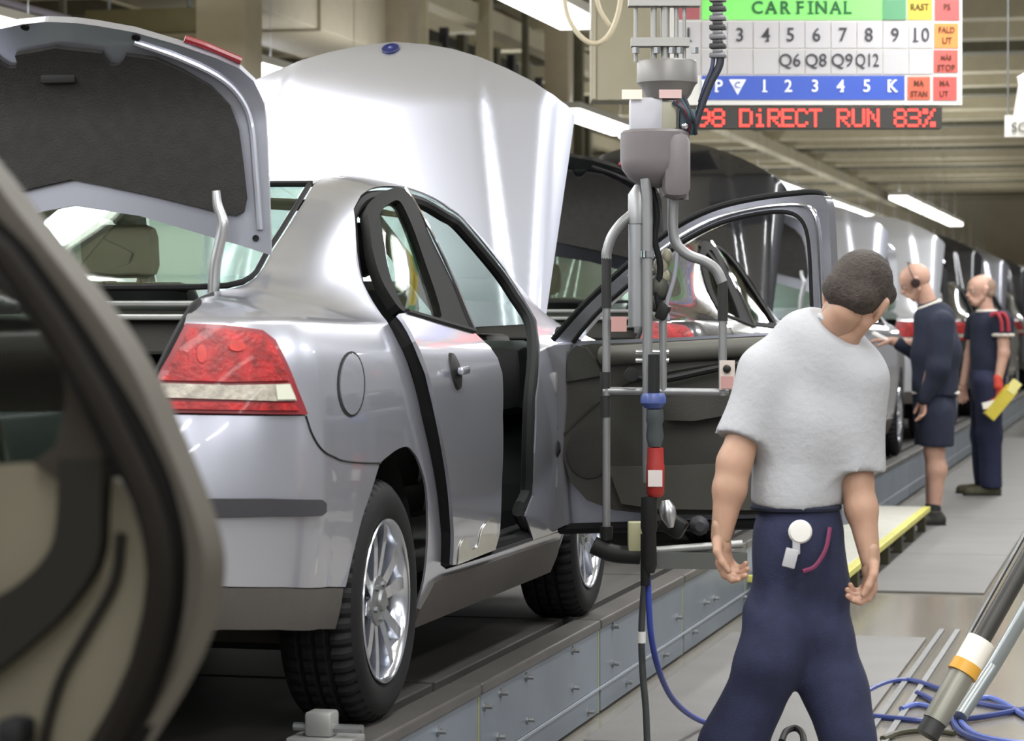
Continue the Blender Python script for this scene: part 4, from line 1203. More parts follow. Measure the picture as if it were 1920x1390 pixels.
# ================================================================ cars on the line
car0 = build_car((CX, CY, CZ), 'silver sedan with raised bonnet, raised boot lid and front door swung wide open', SILVER, 0, True, math.radians(2.5))
# open front door of the first car, hinged at the windscreen pillar
HX, HYD = CX + .872, CY + 2.09
AL = math.radians(72)
DE = np.array([math.sin(AL), -math.cos(AL), 0.0]); DN = np.array([-math.cos(AL), -math.sin(AL), 0.0])
DP0 = np.array([HX, HYD, 0.0])
def dp(px, py, off=0.0):
    return onPlane(px, py, DP0 + DN * off, DN)
def dslab(pts, off, th, sm=0):
    P = [dp(*p, off) for p in pts]
    return MB().slab(P, -DN * th)
def band(outer, inner, off, th, fn=dp, nn=DN):
    mb = MB(); O = crv([fn(*p, off) for p in outer], 4); I = crv([fn(*p, off) for p in inner], 4)
    n = len(O); bk = Vector(-nn * th)
    v = O + I + [p + bk for p in O] + [p + bk for p in I]; f = []
    for i in range(n - 1):
        f += [(i, i + 1, n + i + 1, n + i), (2 * n + i, 3 * n + i, 3 * n + i + 1, 2 * n + i + 1), (i, 2 * n + i, 2 * n + i + 1, i + 1), (n + i, n + i + 1, 3 * n + i + 1, 3 * n + i)]
    f += [(0, n, 3 * n, 2 * n), (n - 1, 3 * n - 1, 4 * n - 1, 2 * n - 1)]
    return mb.add(v, f)
fd = part('front_door', dslab([(1036, 648), (1062, 640), (1250, 634), (1560, 618), (1580, 985), (1300, 995), (1056, 1000), (1040, 940)], 0, .075), SILVER, car0, False)
FO = [(1040, 642), (1075, 602), (1110, 565), (1170, 510), (1240, 452), (1290, 419), (1350, 393), (1420, 377), (1490, 368), (1535, 366), (1550, 376), (1555, 420), (1560, 520), (1567, 622)]
FI = [(1074, 642), (1097, 613), (1130, 577), (1185, 529), (1250, 476), (1297, 444), (1352, 418), (1415, 402), (1465, 397), (1495, 405), (1512, 430), (1519, 480), (1522, 550), (1525, 622)]
part('window_frame', band(FO, FI, .01, .05), STEELP, fd)
part('frame_seal', MB().tube([dp(*p, .006) for p in FI], .008, 8, 3), RUBBER, fd)
part('frame_edge', MB().tube([dp(px - 3, py - 5, -.02) for px, py in FO[:-2]], .011, 8, 3), RUBBER, fd)
part('frame_bead', MB().tube([dp((a[0] * .45 + b[0] * .55), (a[1] * .45 + b[1] * .55), .014) for a, b in zip(FO[3:], FI[3:])], .007, 8, 3), CHROME, fd)
tp = part('trim_panel', dslab([(1063, 668), (1078, 650), (1110, 645), (1250, 640), (1450, 628), (1548, 622), (1556, 955), (1400, 966), (1230, 965), (1150, 957), (1100, 938), (1070, 905), (1056, 860), (1050, 800)], .03, .03), TRIM, fd, False)
part('trim_top', MB().tube([dp(*p, .03) for p in ((1130, 668), (1200, 664), (1300, 658), (1450, 650), (1548, 646))], .034, 12, 3), M('trim_soft_top', '#595852', .6), fd)
part('mirror_sail', dslab([(1064, 668), (1080, 648), (1098, 652), (1120, 680), (1127, 705), (1062, 716)], .045, .02), TRIM2, fd, False)
part('armrest', dslab([(1230, 752), (1290, 738), (1400, 726), (1548, 718), (1548, 768), (1400, 772), (1300, 790), (1240, 788)], .075, .05), TRIM2, fd, False)
part('pull_handle', MB().tube([dp(*p, .06) for p in ((1180, 706), (1240, 712), (1330, 694), (1420, 676))], .012, 8, 4), BLKPL, fd)
part('trim_seam', MB().tube([dp(*p, .032) for p in ((1052, 820), (1110, 765), (1170, 722), (1240, 700), (1400, 672))], .005, 6, 4), TRIM2, fd)
part('map_pocket', dslab([(1140, 876), (1250, 874), (1400, 868), (1552, 862), (1553, 946), (1400, 957), (1230, 955), (1165, 945)], .07, .045), M('trim_pocket', '#4e4d48', .7, var=.06), fd, False)
part('speaker_grille', MB().lathe([(.085, 0), (.085, .006), (.07, .009), (0, .009)], dp(1105, 850, .03), DN, 24, caps=False), TRIM2, fd)
part('bottom_seal', MB().tube([dp(*p, .01) for p in ((1050, 992), (1300, 986), (1572, 978))], .018, 8), RUBBER, fd)
for py in (718, 895):
    q = part('door_hinge', MB().box(dp(1036, py, .03), (.05, .045, .075), Matrix.Rotation(-.3, 3, 'Z'), .008), GALV, fd)
    part('hinge_pin', MB().tube([dp(1030, py - 22, .05), dp(1030, py + 22, .05)], .010, 8), BLKPL, fd)
part('check_strap', MB().box(dp(1025, 802, .03), (.10, .05, .025), Matrix.Rotation(-.3, 3, 'Z'), .006), BLKPL, fd)
part('wiring_boot', MB().tube([dp(1046, 830, .03), dp(1040, 850, .05), dp(1022, 850, .04)], .016, 8, 4), RUBBER, fd)
part('edge_flange', MB().tube([dp(*p, .012) for p in ((1050, 655), (1047, 750), (1045, 850), (1050, 930), (1060, 985))], .012, 8, 3), GALV, fd)
part('hinge_edge', dslab([(1021, 654), (1040, 648), (1062, 646), (1060, 760), (1052, 860), (1060, 985), (1026, 1000), (1018, 900), (1016, 760)], .04, .03), M('door_edge_grey', '#77777b', .5, .3), fd, False)
part('door_lock', MB().box(dp(1560, 760, .0), (.04, .06, .09), None, .01), STEEL, fd)
far_labels = ['black sedan with raised bonnet right behind the silver sedan with the open door',
              'pale silver sedan with raised bonnet beyond the black sedan',
              'pearl silver sedan with raised bonnet behind the bald person in shorts',
              'black sedan with raised bonnet beyond the pearl silver sedan',
              'dark grey sedan with raised bonnet behind the person holding the yellow tool',
              'second last black sedan far down the line', 'last silver sedan at the far end of the line']
for k, cm in enumerate((BLACKP, SILVER, PEARL, BLACKP, STEELP, BLACKP, SILVER), 1):
    build_car((CX, CY + PITCH * k, CZ), far_labels[k - 1], cm, 1 if k <= 1 else 2, bonnet_tilt=math.radians(13) if k == 2 else 0)

# ================================================================ following car, its rear door swung open beside the camera
carf = build_car((CX, CY - 5.42, CZ), 'graphite sedan with its rear door swung open in the foreground', GREYP, 1, False, 0, rear_door=False)
GP0 = np.array([CX + .862, CY - 5.42 + 1.33, 0.0]); GA = math.radians(83)
GE = np.array([math.sin(GA), -math.cos(GA), 0]); GN = np.array([-math.cos(GA), -math.sin(GA), 0])
def gp(px, py, off=0.0):
    return onPlane(px, py, GP0 + GN * off, GN)
GO = [(-560, 60), (-300, 95), (-120, 190), (0, 310), (60, 388), (130, 476), (200, 566), (255, 645), (300, 725), (345, 830), (385, 930), (410, 1010), (418, 1070), (410, 1140), (385, 1220), (345, 1300), (290, 1390), (220, 1500), (150, 1640), (110, 1800)]
GO = [(x - 34 * min(1, max(0, (x + 400) / 400)), y) for x, y in GO]
GB1 = [(-560, 190), (-330, 220), (-160, 300), (0, 440), (50, 500), (96, 564), (140, 628), (180, 692), (222, 760), (256, 822), (288, 890), (307, 950), (321, 1020), (323, 1080), (318, 1150), (300, 1230), (272, 1310), (236, 1390), (175, 1500), (100, 1640)]
GB2 = [(-560, 240), (-340, 270), (-180, 350), (-30, 480), (8, 520), (40, 565), (84, 630), (122, 694), (156, 755), (188, 822), (222, 890), (250, 950), (270, 1020), (276, 1080), (268, 1150), (245, 1240), (210, 1320), (170, 1390), (100, 1500), (20, 1640)]
def gslab(pts, off, th):
    return MB().slab([gp(*p, off) for p in pts], -GN * th)
ORGF = carf
DOORG = M('foreground_door_paint', '#4a463f', .6, .0, spec=.2, var=.06)
DOORB = M('foreground_door_beige', '#5f5a4c', .75, spec=.2, var=.06)
gd = part('rear_door', MB().add(*(lambda b: (b.v, b.f))(band(GO, GB1, .0, .045, gp, GN))), DOORG, carf)
SEALB = M('seal_black', '#0d0c0b', .9, spec=.05)
part('door_seal', band(GB1, GB2, .03, .05, gp, GN), SEALB, gd)
part('seal_lip', MB().tube([gp(a[0] * .5 + b[0] * .5, a[1] * .5 + b[1] * .5, .035) for a, b in zip(GB1, GB2)], .014, 8, 4), M('seal_brown', '#171411', .8, spec=.1), gd)
GT = [(a[0] - 1, a[1]) for a in GB2[4:]]
# inner frame and trim: window frame ring, glass, trim panel
GW_O = [(-560, 262), (-345, 292), (-190, 370), (-40, 495), (30, 566), (78, 632), (116, 696), (150, 757), (180, 824), (196, 880), (190, 960)]
GW_I = [(-560, 420), (-360, 430), (-200, 470), (-60, 520), (20, 560), (80, 620), (112, 680), (122, 735), (118, 790), (100, 840), (60, 868)]
part('window_frame', band(GW_O, GW_I, .015, .05, gp, GN), M('frame_dark_brown', '#2b2722', .8, spec=.1, var=.08), gd)
part('window_glass', gslab([(-560, 420), (-360, 430), (-200, 470), (-60, 520), (20, 560), (80, 620), (112, 680), (122, 735), (118, 790), (100, 840), (60, 868), (-560, 905)], -.01, .005), glass('door_glass', '#7d8a80', 1.2), gd, False)
part('trim_panel', gslab([(-560, 905), (60, 868), (110, 838), (186, 880), (222, 905), (248, 955), (268, 1022), (274, 1080), (266, 1150), (243, 1240), (208, 1320), (168, 1390), (98, 1500), (18, 1640), (-560, 1680)], .0, .05), DOORB, gd, False)
part('trim_dark_band', band([(192, 862), (190, 960), (182, 1050), (132, 1132), (64, 1200), (-60, 1290), (-300, 1400)], [(108, 862), (106, 960), (92, 1030), (40, 1090), (-40, 1135), (-160, 1180), (-400, 1260)], .018, .03, gp, GN), M('trim_brown_black', '#211f1b', .8, spec=.1), gd)
part('trim_crease', MB().tube([gp(*p, .004) for p in ((226, 1000), (214, 1090), (160, 1190), (120, 1260), (95, 1330), (80, 1400))], .006, 6, 4), M('trim_brown_black', '#2f2c27'), gd)
part('door_lock', MB().box(gp(30, 1372, .02), (.03, .04, .03), None, .008), RUBBER, gd)
# ================================================================ door manipulator hanging beside the open door
JD = 8.15
def jp(px, py, d=JD): return onD(px, py, d)
def jr(w): return w / 2 * JD / F_PX
jig = thing('door_manipulator', jp(1215, 1045), 'grey steel pipe door manipulator hanging in front of the open door', 'manipulator')
def jt(name, pts, wpx, mat, sm=0, n=12, d=JD, parent=None):
    return part(name, MB().tube([jp(*p[:2], p[2] if len(p) > 2 else d) for p in pts], jr(wpx), n, sm), mat, parent or jig)
PIPE = M('pipe_grey', '#88898a', .4, .5, var=.06)
GRIP = M('grip_black', '#222222', .7)
HOUS = M('housing_grey', '#6c6668', .5, var=.05, vscale=20)
# suspension rods and crossbars
for px, wd in ((1192, 8), (1226, 12), (1247, 18), (1268, 9), (1283, 7)):
    jt('suspension_rod', [(px, -930), (px, 116)], wd, M('rod_light', '#9d9c98', .4, .4))
part('upper_crossbar', MB().bar(jp(1178, 4), jp(1312, 4), .06, .028), M('rod_light', '#b9b8b3'), jig)
part('lower_crossbar', MB().bar(jp(1183, 80), jp(1292, 80), .06, .026), M('rod_light', '#b9b8b3'), jig)
for px in (1192, 1232, 1260, 1275, 1303):
    part('clamp_nut', MB().lathe([(.012, 0), (.012, .018)], jp(px, 100, JD - .02), (0, 0, 1), 6), STEEL, jig)
def jl(name, prof, mat, px, n=32, d=JD):
    """lathe given as (half width px, y px)"""
    base = jp(px, prof[0][1], d)
    pr = [(jr(2 * r), (prof[0][1] - y) * d / F_PX) for r, y in prof]
    return part(name, MB().lathe(pr, base, (0, 0, 1), n, caps=False), mat, jig)
jl('bearing_drum', [(0, 114), (54, 114), (57, 118), (57, 156), (52, 161), (44, 178), (38, 186), (0, 186)], M('drum_grey', '#777573', .45, .3), 1251)
part('control_box', MB().box(jp(1211, 215), (.10, .09, .10), Matrix.Rotation(TH, 3, 'Z'), .008), M('box_white', '#bfc0c8', .4), jig)
part('control_box', MB().box(jp(1253, 218), (.045, .09, .085), Matrix.Rotation(TH, 3, 'Z'), .006), M('box_beige', '#a9a694', .5), jig)
part('name_plate', bq(MB(), 1166, 168, 1204, 186, JD - .06, .008), M('plate_cream', '#e6dfd2', .5), jig, False)
part('warning_label', bq(MB(), 1236, 168, 1278, 184, JD - .14, .004), M('label_pinkish', '#c9aaa8', .5), jig, False)
jl('motor_housing', [(0, 245), (60, 245), (65, 250), (65, 300), (62, 318), (50, 334), (34, 346), (24, 352), (0, 352)], HOUS, 1228)
part('housing_side', MB().box(jp(1266, 312, JD - .02), (.085, .16, .20), Matrix.Rotation(TH, 3, 'Z'), .03), HOUS, jig)
jt('housing_conduit', [(1282, 246), (1282, 375)], 18, HOUS)
# valves and cables in a bundle at the top right
vb = part('valve_block', MB().box(jp(1288, 224), (.05, .06, .06), Matrix.Rotation(TH, 3, 'Z'), .008), M('valve_teal', '#3f5560', .5), jig)
part('valve_knob', MB().ball(jp(1284, 236, JD - .05), .012, 10), CHROME, vb)
for i, c_ in enumerate(('#27313d', '#5d2430', '#2f4d52', '#1f2430')):
    part('signal_wire', MB().tube([jp(1262 + 7 * i, 192 - 3 * i, JD - .05), jp(1280 + 6 * i, 205 + 5 * i, JD - .06), jp(1292 + 3 * i, 232, JD - .04), jp(1280 + 8 * i, 252, JD - .02)], .007, 6, 5), M('wire' + c_[1:], c_, .5), vb)
# drag chain and air hose
ch_ = part('drag_chain', MB().tube([jp(1346, -185), jp(1346, -925)], .022, 8), BLKPL, jig)
link_me = MB().box((0, 0, 0), (.050, .035, .016), None, .004).box((0, 0, .013), (.03, .03, .012), None, .003)
for k in range(17):
    m = MB(); m.v = [tuple(Vector(v) + Vector(jp(1346, 104 - 17.5 * k))) for v in link_me.v]; m.f = list(link_me.f)
    part('chain_link', m, M('chain_grey', '#3a3a3c', .45, var=.2) if k % 2 else M('chain_light', '#77777b', .4, .3), ch_)
jt('air_hose', [(1352, 100), (1348, 125), (1332, 155), (1318, 190), (1306, 225), (1296, 250)], 15, M('hose_black', '#2a2d38', .5), 5)
jt('air_hose', [(1338, 104), (1334, 130), (1322, 160), (1312, 192)], 8, M('hose_blueblack', '#39415e', .5), 5)
part('carriage', MB().box(jp(1262, -945), (.36, .24, .08), Matrix.Rotation(TH, 3, 'Z'), .01), STEEL, jig)
rl = jp(1262, -960)
ovr = thing('overhead_rail', (rl[0], rl[1], rl[2] + .03), 'grey overhead rail carrying the door manipulator', 'rail')
part('rail', MB().box((rl[0], rl[1], rl[2] + .09), (.12, 9.0, .12), None, .01), GALV, ovr)
for dy in (-3.6, 0, 3.6):
    part('hanger', MB().tube([(rl[0], rl[1] + dy, rl[2] + .14), (rl[0], rl[1] + dy, 6.5)], .025, 8), STEEL, ovr)
# main column and frame pipes
jt('main_column', [(1198, 392), (1198, 612)], 40, M('column_light', '#96979a', .4, .45))
part('column_sleeve', MB().lathe([(jr(45), 0), (jr(45), .09), (jr(20), .12)], jp(1200, 420), (0, 0, 1), 20), PIPE, jig)
jt('centre_pipe', [(1210, 335), (1214, 370), (1214, 905)], 19, PIPE, 0, 12, JD - .06)
part('pipe_collar', MB().lathe([(jr(26), 0), (jr(26), .02)], jp(1214, 483, JD - .06), (0, 0, 1), 14), CHROME, jig)
jt('handle_pipe', [(1196, 384), (1184, 402), (1164, 420), (1147, 444), (1138, 472), (1137, 486)], 19, PIPE, 6)
jt('handle_grip', [(1137, 484), (1137, 578)], 19, GRIP)
jt('handle_pipe', [(1137, 578), (1137, 1000)], 15, PIPE)
jt('pipe_sleeve', [(1135, 698), (1135, 728)], 20, GRIP); jt('pipe_sleeve', [(1135, 742), (1135, 782)], 20, GRIP)
jt('handle_pipe', [(1262, 370), (1262, 432), (1270, 460), (1290, 478), (1320, 490), (1342, 506), (1354, 530)], 20, PIPE, 6)
jt('handle_grip', [(1355, 528), (1355, 602)], 19, GRIP)
jt('handle_pipe', [(1355, 600), (1355, 742)], 16, PIPE)
jt('cross_pipe', [(1130, 733), (1366, 736)], 15, PIPE)
jt('short_pipe', [(1243, 578), (1243, 738)], 15, PIPE)
for y in (660, 676):
    jt('clamp_bar', [(1192, y), (1254, y)], 9, ALU)
part('clamp_head', MB().box(jp(1243, 585), (.035, .05, .05), Matrix.Rotation(.4, 3, 'Y'), .008), BLKPL, jig)
for i, (px, py, r) in enumerate(((1238, 500, .018), (1236, 540, .026), (1244, 520, .016), (1228, 565, .02), (1250, 480, .014))):
    part('actuator', MB().ball(jp(px, py, JD + .02), r * 1.3, 12, (1, 1, 1.3)), M('actuator_dark', '#46463f', .5, .3, var=.3, vscale=30) if i % 2 else M('actuator_beige', '#8a8775', .5), jig)
jt('cable_tie_hose', [(1222, 352), (1232, 400), (1228, 450), (1238, 500), (1232, 560), (1246, 590)], 12, RUBBER, 5)
jt('cable_tie_hose', [(1270, 470), (1264, 520), (1250, 570), (1252, 600)], 9, M('hose_grey', '#8b8c96', .5), 5)
part('sticker', bq(MB(), 1146, 594, 1175, 622, JD - .03, .004), M('sticker_pink', '#b98d88', .5), jig, False)
lp = part('label_plate', bq(MB(), 1349, 676, 1378, 731, JD - .03, .006), M('label_cream', '#c9bdb6', .5), jig, False)
part('label_mark', bq(MB(), 1352, 706, 1375, 729, JD - .035, .004), M('label_rose', '#b68a86', .5), lp, False)
part('label_knob', MB().ball(jp(1363, 692, JD - .035), .013, 10), BLKPL, lp)
part('side_knob', MB().lathe([(.02, 0), (.022, .01), (.022, .03), (0, .032)], jp(1184, 702, JD - .02), -FV, 14, caps=False), BLKPL, jig)
# foot clamps that grip the door edge
part('foot_pad', MB().tube([jp(1112, 1022), jp(1150, 1038), jp(1200, 1042)], jr(34), 10, 4), BLKPL, jig)
part('foot_socket', MB().lathe([(jr(22), 0), (jr(26), .04)], jp(1137, 1012), (0, 0, 1), 12), BLKPL, jig)
part('support_block', MB().box(jp(1191, 1006), (.045, .05, .09), Matrix.Rotation(TH, 3, 'Z'), .006), M('block_cream', '#a8a684', .6), jig)
jt('lower_bar', [(1190, 1036), (1392, 1020)], 16, GALV)
part('lower_rail', MB().bar(jp(1225, 1050), jp(1400, 1052), .05, .05), M('rail_dark', '#5d5f5c', .5, .3), jig)
part('gear_cluster', MB().box(jp(1262, 985, JD + .05), (.08, .06, .06), Matrix.Rotation(.5, 3, 'Y'), .01), BLKPL, jig)
part('gear_cluster', MB().lathe([(.03, 0), (.03, .04), (.015, .06)], jp(1310, 985, JD + .05), -FV, 12), DKGREY, jig)
part('gear_cluster', MB().lathe([(.022, 0), (.022, .04), (.012, .06)], jp(1345, 990, JD + .05), -FV, 12), DKGREY, jig)
part('spray_nozzle', MB().lathe([(.008, 0), (.024, .03), (.026, .06), (.012, .085)], jp(1258, 990, JD - .05), (-.2, 0, 1), 14), ALU, jig)

# nutrunner clipped to the frame
nd = JD - .12
nut = thing('nutrunner', onD(1225, 1050, nd), 'slim black and red nutrunner with blue ring and white label clipped to the manipulator', 'power tool')
def nl(name, prof, mat, px):
    base = onD(px, prof[0][1], nd)
    part(name, MB().lathe([(r * nd / F_PX, (prof[0][1] - y) * nd / F_PX) for r, y in prof], base, (0, 0, 1), 20, caps=False), mat, nut)
nl('top_spindle', [(0, 665), (11, 665), (11, 738), (0, 738)], BLKPL, 1226)
nl('blue_ring', [(0, 736), (20, 738), (24, 745), (24, 756), (16, 766), (0, 768)], M('ring_blue', '#3d4d86', .4), 1225)
nl('gear_head', [(0, 766), (16, 768), (17, 790), (14, 795), (17, 820), (12, 838), (0, 840)], M('tool_grey', '#4c5255', .4, .3), 1228)
nl('red_barrel', [(0, 838), (15, 840), (16, 868), (17, 872), (17, 925), (12, 932), (0, 932)], M('tool_red', '#9c2a26', .45), 1229)
part('paper_label', bq(MB(), 1215, 882, 1242, 913, nd - .03, .004), M('label_white', '#d9cfcd', .5), nut, False)
nl('handle', [(0, 930), (15, 932), (16, 990), (13, 1000), (15, 1060), (10, 1075), (0, 1076)], BLKPL, 1217)
nl('lower_barrel', [(0, 1000), (9, 1002), (9, 1098), (0, 1100)], RUBBER, 1210)

# hoses from the manipulator to the floor
o = solo('air_supply_hose', MB().tube([jp(1212, 1060, JD + .03), jp(1208, 1100, JD + .02), jp(1203, 1180), jp(1205, 1260), jp(1211, 1330), jp(1214, 1410), onD(1216, 1470, 8.1)], .0105, 10, 6), M('hose_darkgrey', '#3d3f40', .5), 'dark grey hose hanging from the manipulator down to the floor', 'hose')
p_end = [onZ(1345, 1362, .012), onZ(1420, 1380, .012)]
solo('blue_air_hose', MB().tube([jp(1215, 1085, 8.05), jp(1217, 1140, 8.05), jp(1222, 1200, 8.08), jp(1237, 1262, 8.2), onD(1262, 1312, 8.5), onD(1300, 1345, 8.9)] + p_end, .0095, 10, 6), M('hose_blue', '#34459a', .4), 'blue air hose curving from the manipulator to the floor behind the walking man', 'hose')
part_band = MB().lathe([(.0125, 0), (.0125, .035)], jp(1203, 1206), (0, 0, 1), 12)
o2 = part('white_tape', part_band, WHITE, o)

# ================================================================ floor tools at the lower right
rod = thing('torque_arm', onZ(1735, 1386, 0.0), 'black lift rod with white and yellow collar leaning over the blue hoses', 'lift arm')
rd0, rd1 = onZ(1738, 1380, .03), onD(1985, 945, 9.0)
A_, B_ = Vector(rd0), Vector(rd1)
def rt(t): return A_.lerp(B_, t)
part('socket_foot', MB().tube([rt(0), rt(.06)], .04, 14), M('foot_dark', '#2f3030', .5), rod)
part('grey_sleeve', MB().tube([rt(.06), rt(.27)], .043, 16), M('sleeve_grey', '#8d8c82', .4, .4), rod)
part('yellow_ring', MB().tube([rt(.26), rt(.305)], .052, 18), M('collar_yellow', '#d7a13a', .4), rod)
part('white_collar', MB().tube([rt(.30), rt(.405)], .048, 18), M('collar_white', '#ece9df', .4), rod)
part('rod', MB().tube([rt(.40), rt(1.0)], .031, 14), M('rod_black', '#33322f', .45, var=.15), rod)
part('side_line', MB().tube([rt(.42) + Vector((-.05, 0, .0)), rt(.98) + Vector((-.055, 0, .0))], .008, 6), STEEL, rod)
solo('grey_pipe', MB().tube([onZ(1800, 1345, .03), onD(1862, 1250, 9.4), onD(1985, 1040, 9.4)], .026, 12), M('pipe_bluegrey', '#8f9596', .35, .5), 'grey steel pipe lying aslant right of the black lift rod', 'pipe')
HB = M('hose_navy', '#34427e', .4); HB2 = M('hose_lightblue', '#5a6bb0', .4)
hz = [([(1560, 1345), (1640, 1290), (1700, 1276), (1760, 1292), (1830, 1318), (1925, 1335)], HB, 'blue hose arching behind the lift rod on the floor'),
      ([(1600, 1340), (1680, 1348), (1740, 1352), (1830, 1346), (1925, 1330)], HB, 'blue hose lying straight under the lift rod'),
      ([(1690, 1330), (1720, 1322), (1770, 1330), (1810, 1318), (1860, 1310), (1925, 1345)], HB2, 'pale blue hose coiled beside the grey pipe'),
      ([(1720, 1300), (1745, 1312), (1780, 1340), (1800, 1372), (1850, 1392), (1930, 1405)], HB, 'short blue hose end running under the lift rod'),
      ([(1790, 1325), (1800, 1352), (1830, 1378), (1890, 1392), (1960, 1396)], HB2, 'pale blue hose bend in front of the grey pipe'),
      ([(1655, 1386), (1690, 1374), (1740, 1370), (1790, 1376)], M('hose_olive', '#4a4a38', .5), 'thin olive hose by the foot of the lift rod'),
      ([(1465, 1392), (1474, 1372), (1492, 1366), (1504, 1376), (1508, 1396)], RUBBER, 'black cable loop on the floor between the walking man legs')]
for pts, m, lab in hz:
    solo('floor_hose', MB().tube([onZ(px, py, .013 + (.05 if 'loop' in lab else 0)) for px, py in pts], .011, 8, 6), m, lab, 'hose')

# ================================================================ low yellow-edged step beside the platform
st = thing('work_step', (-1.70, 15.3, 0), 'low work step with yellow edge strip beside the conveyor platform', 'step')
x0, x1, y0, y1 = -1.90, -1.53, 12.75, 17.7
part('tread', MB().box(((x0 + x1) / 2, (y0 + y1) / 2, .155), (x1 - x0, y1 - y0, .03), None, .004), M('step_tread', '#b9b8ae', .5, var=.05), st, False)
part('yellow_edge', MB().box((x1 + .025, (y0 + y1) / 2, .155), (.05, y1 - y0, .034), None, .004), M('edge_yellow', '#c9c465', .5, var=.08), st, False)
part('yellow_edge', MB().box(((x0 + x1) / 2, y0 - .02, .155), (x1 - x0 + .1, .04, .034), None, .004), M('edge_yellow', '#c9c465'), st, False)
for k in range(7):
    y = y0 + .1 + (y1 - y0 - .2) * k / 6
    for x in (x0 + .06, x1):
        part('leg', MB().box((x, y, .07), (.05, .10, .14)), M('step_leg', '#4b4836', .7), st, False)
part('side_board', MB().box((x1 - .03, (y0 + y1) / 2, .10), (.02, y1 - y0 - .1, .06)), M('step_leg', '#4b4836'), st, False)
# ================================================================ people: distance-field figures turned into meshes
def v3(p): return np.asarray(p, float)
class SDF:
    def __init__(s, k=.02): s.pr = []; s.k = k; s.cuts = []; s.sub = []
    def group(s):
        """a piece with cuts of its own, blended into this one"""
        g = SDF(s.k); s.sub.append(g); return g
    def cone(s, a, b, ra, rb, wdir=None, wf=1.0):
        """round cone a-b; wf < 1 makes it thinner along wdir"""
        s.pr.append((v3(a), v3(b), ra, rb, None if wdir is None else v3(wdir) / np.linalg.norm(wdir), wf)); return s
    def ball(s, c, r, wdir=None, wf=1.0): return s.cone(c, v3(c) + 1e-5, r, r, wdir, wf)
    def cut(s, p, n):
        """remove what lies beyond the plane through p, on the side of n"""
        s.cuts.append((v3(p), v3(n) / np.linalg.norm(n))); return s
    def val(s, P):
        d = None
        for a, b, ra, rb, wd, wf in s.pr:
            ab = b - a; L2 = max(ab @ ab, 1e-12)
            t = np.clip(((P - a) @ ab) / L2, 0, 1)
            v = P - a - t[..., None] * ab
            q = np.einsum('...i,...i->...', v, v)
            if wd is not None:
                c = v @ wd; q = q + c * c * (1 / wf ** 2 - 1)
            e = np.sqrt(q) - (ra + (rb - ra) * t)
            if d is None: d = e
            else:
                h = np.clip(.5 + .5 * (d - e) / s.k, 0, 1); d = d * (1 - h) + e * h - s.k * h * (1 - h)
        for p, n in s.cuts: d = np.maximum(d, (P - p) @ n)
        for g in s.sub:
            e = g.val(P); h = np.clip(.5 + .5 * (d - e) / s.k, 0, 1); d = d * (1 - h) + e * h - s.k * h * (1 - h)
        return d
    def bounds(s):
        A = np.array([np.minimum(a, b) - 1.15 * max(ra, rb) for a, b, ra, rb, *_ in s.pr]); B = np.array([np.maximum(a, b) + 1.15 * max(ra, rb) for a, b, ra, rb, *_ in s.pr])
        A, B = A.min(0), B.max(0)
        for g in s.sub:
            a, b = g.bounds(); A = np.minimum(A, a); B = np.maximum(B, b)
        return A, B
def nets(sd, h, wob=None):
    lo, hi = sd.bounds(); lo = lo - 2 * h; n = np.ceil((hi - lo) / h).astype(int) + 3
    ax = [lo[i] + h * np.arange(n[i]) for i in range(3)]
    G = np.stack(np.meshgrid(*ax, indexing='ij'), -1)
    D = sd.val(G)
    if wob is not None: D = D + wob(G)
    ins = D < 0
    c = np.zeros(tuple(n - 1), int)
    for i in (0, 1):
        for j in (0, 1):
            for k in (0, 1): c += ins[i:n[0] - 1 + i, j:n[1] - 1 + j, k:n[2] - 1 + k]
    act = (c > 0) & (c < 8)
    idx = -np.ones(act.shape, int); cell = np.argwhere(act); idx[act] = np.arange(len(cell))
    acc = np.zeros((len(cell), 3)); cnt = np.zeros(len(cell))
    cor = np.array([(i, j, k) for i in (0, 1) for j in (0, 1) for k in (0, 1)])
    for a in range(8):
        for b in range(a + 1, 8):
            if np.abs(cor[a] - cor[b]).sum() != 1: continue
            ia = cell + cor[a]; ib = cell + cor[b]
            da = D[ia[:, 0], ia[:, 1], ia[:, 2]]; db = D[ib[:, 0], ib[:, 1], ib[:, 2]]
            m = (da < 0) != (db < 0); t = np.where(m, da / np.where(m, da - db, 1), 0)
            acc += np.where(m[:, None], cor[a] + t[:, None] * (cor[b] - cor[a]), 0); cnt += m
    V = lo + h * (cell + acc / np.maximum(cnt, 1)[:, None])
    F = []
    for a in range(3):
        b, c2 = (a + 1) % 3, (a + 2) % 3
        sl0 = [slice(None)] * 3; sl1 = [slice(None)] * 3
        sl0[a] = slice(0, n[a] - 1); sl1[a] = slice(1, n[a])
        x = ins[tuple(sl0)] != ins[tuple(sl1)]
        E = np.argwhere(x)
        E = E[(E[:, b] > 0) & (E[:, c2] > 0) & (E[:, b] < n[b] - 1) & (E[:, c2] < n[c2] - 1)]
        if not len(E): continue
        def ci(db, dc):
            q = E.copy(); q[:, b] -= db; q[:, c2] -= dc; return idx[q[:, 0], q[:, 1], q[:, 2]]
        Q = np.stack([ci(0, 0), ci(1, 0), ci(1, 1), ci(0, 1)], 1)
        fl = ins[E[:, 0], E[:, 1], E[:, 2]]
        Q[~fl] = Q[~fl][:, ::-1]
        F.append(Q)
    return V, np.concatenate(F)
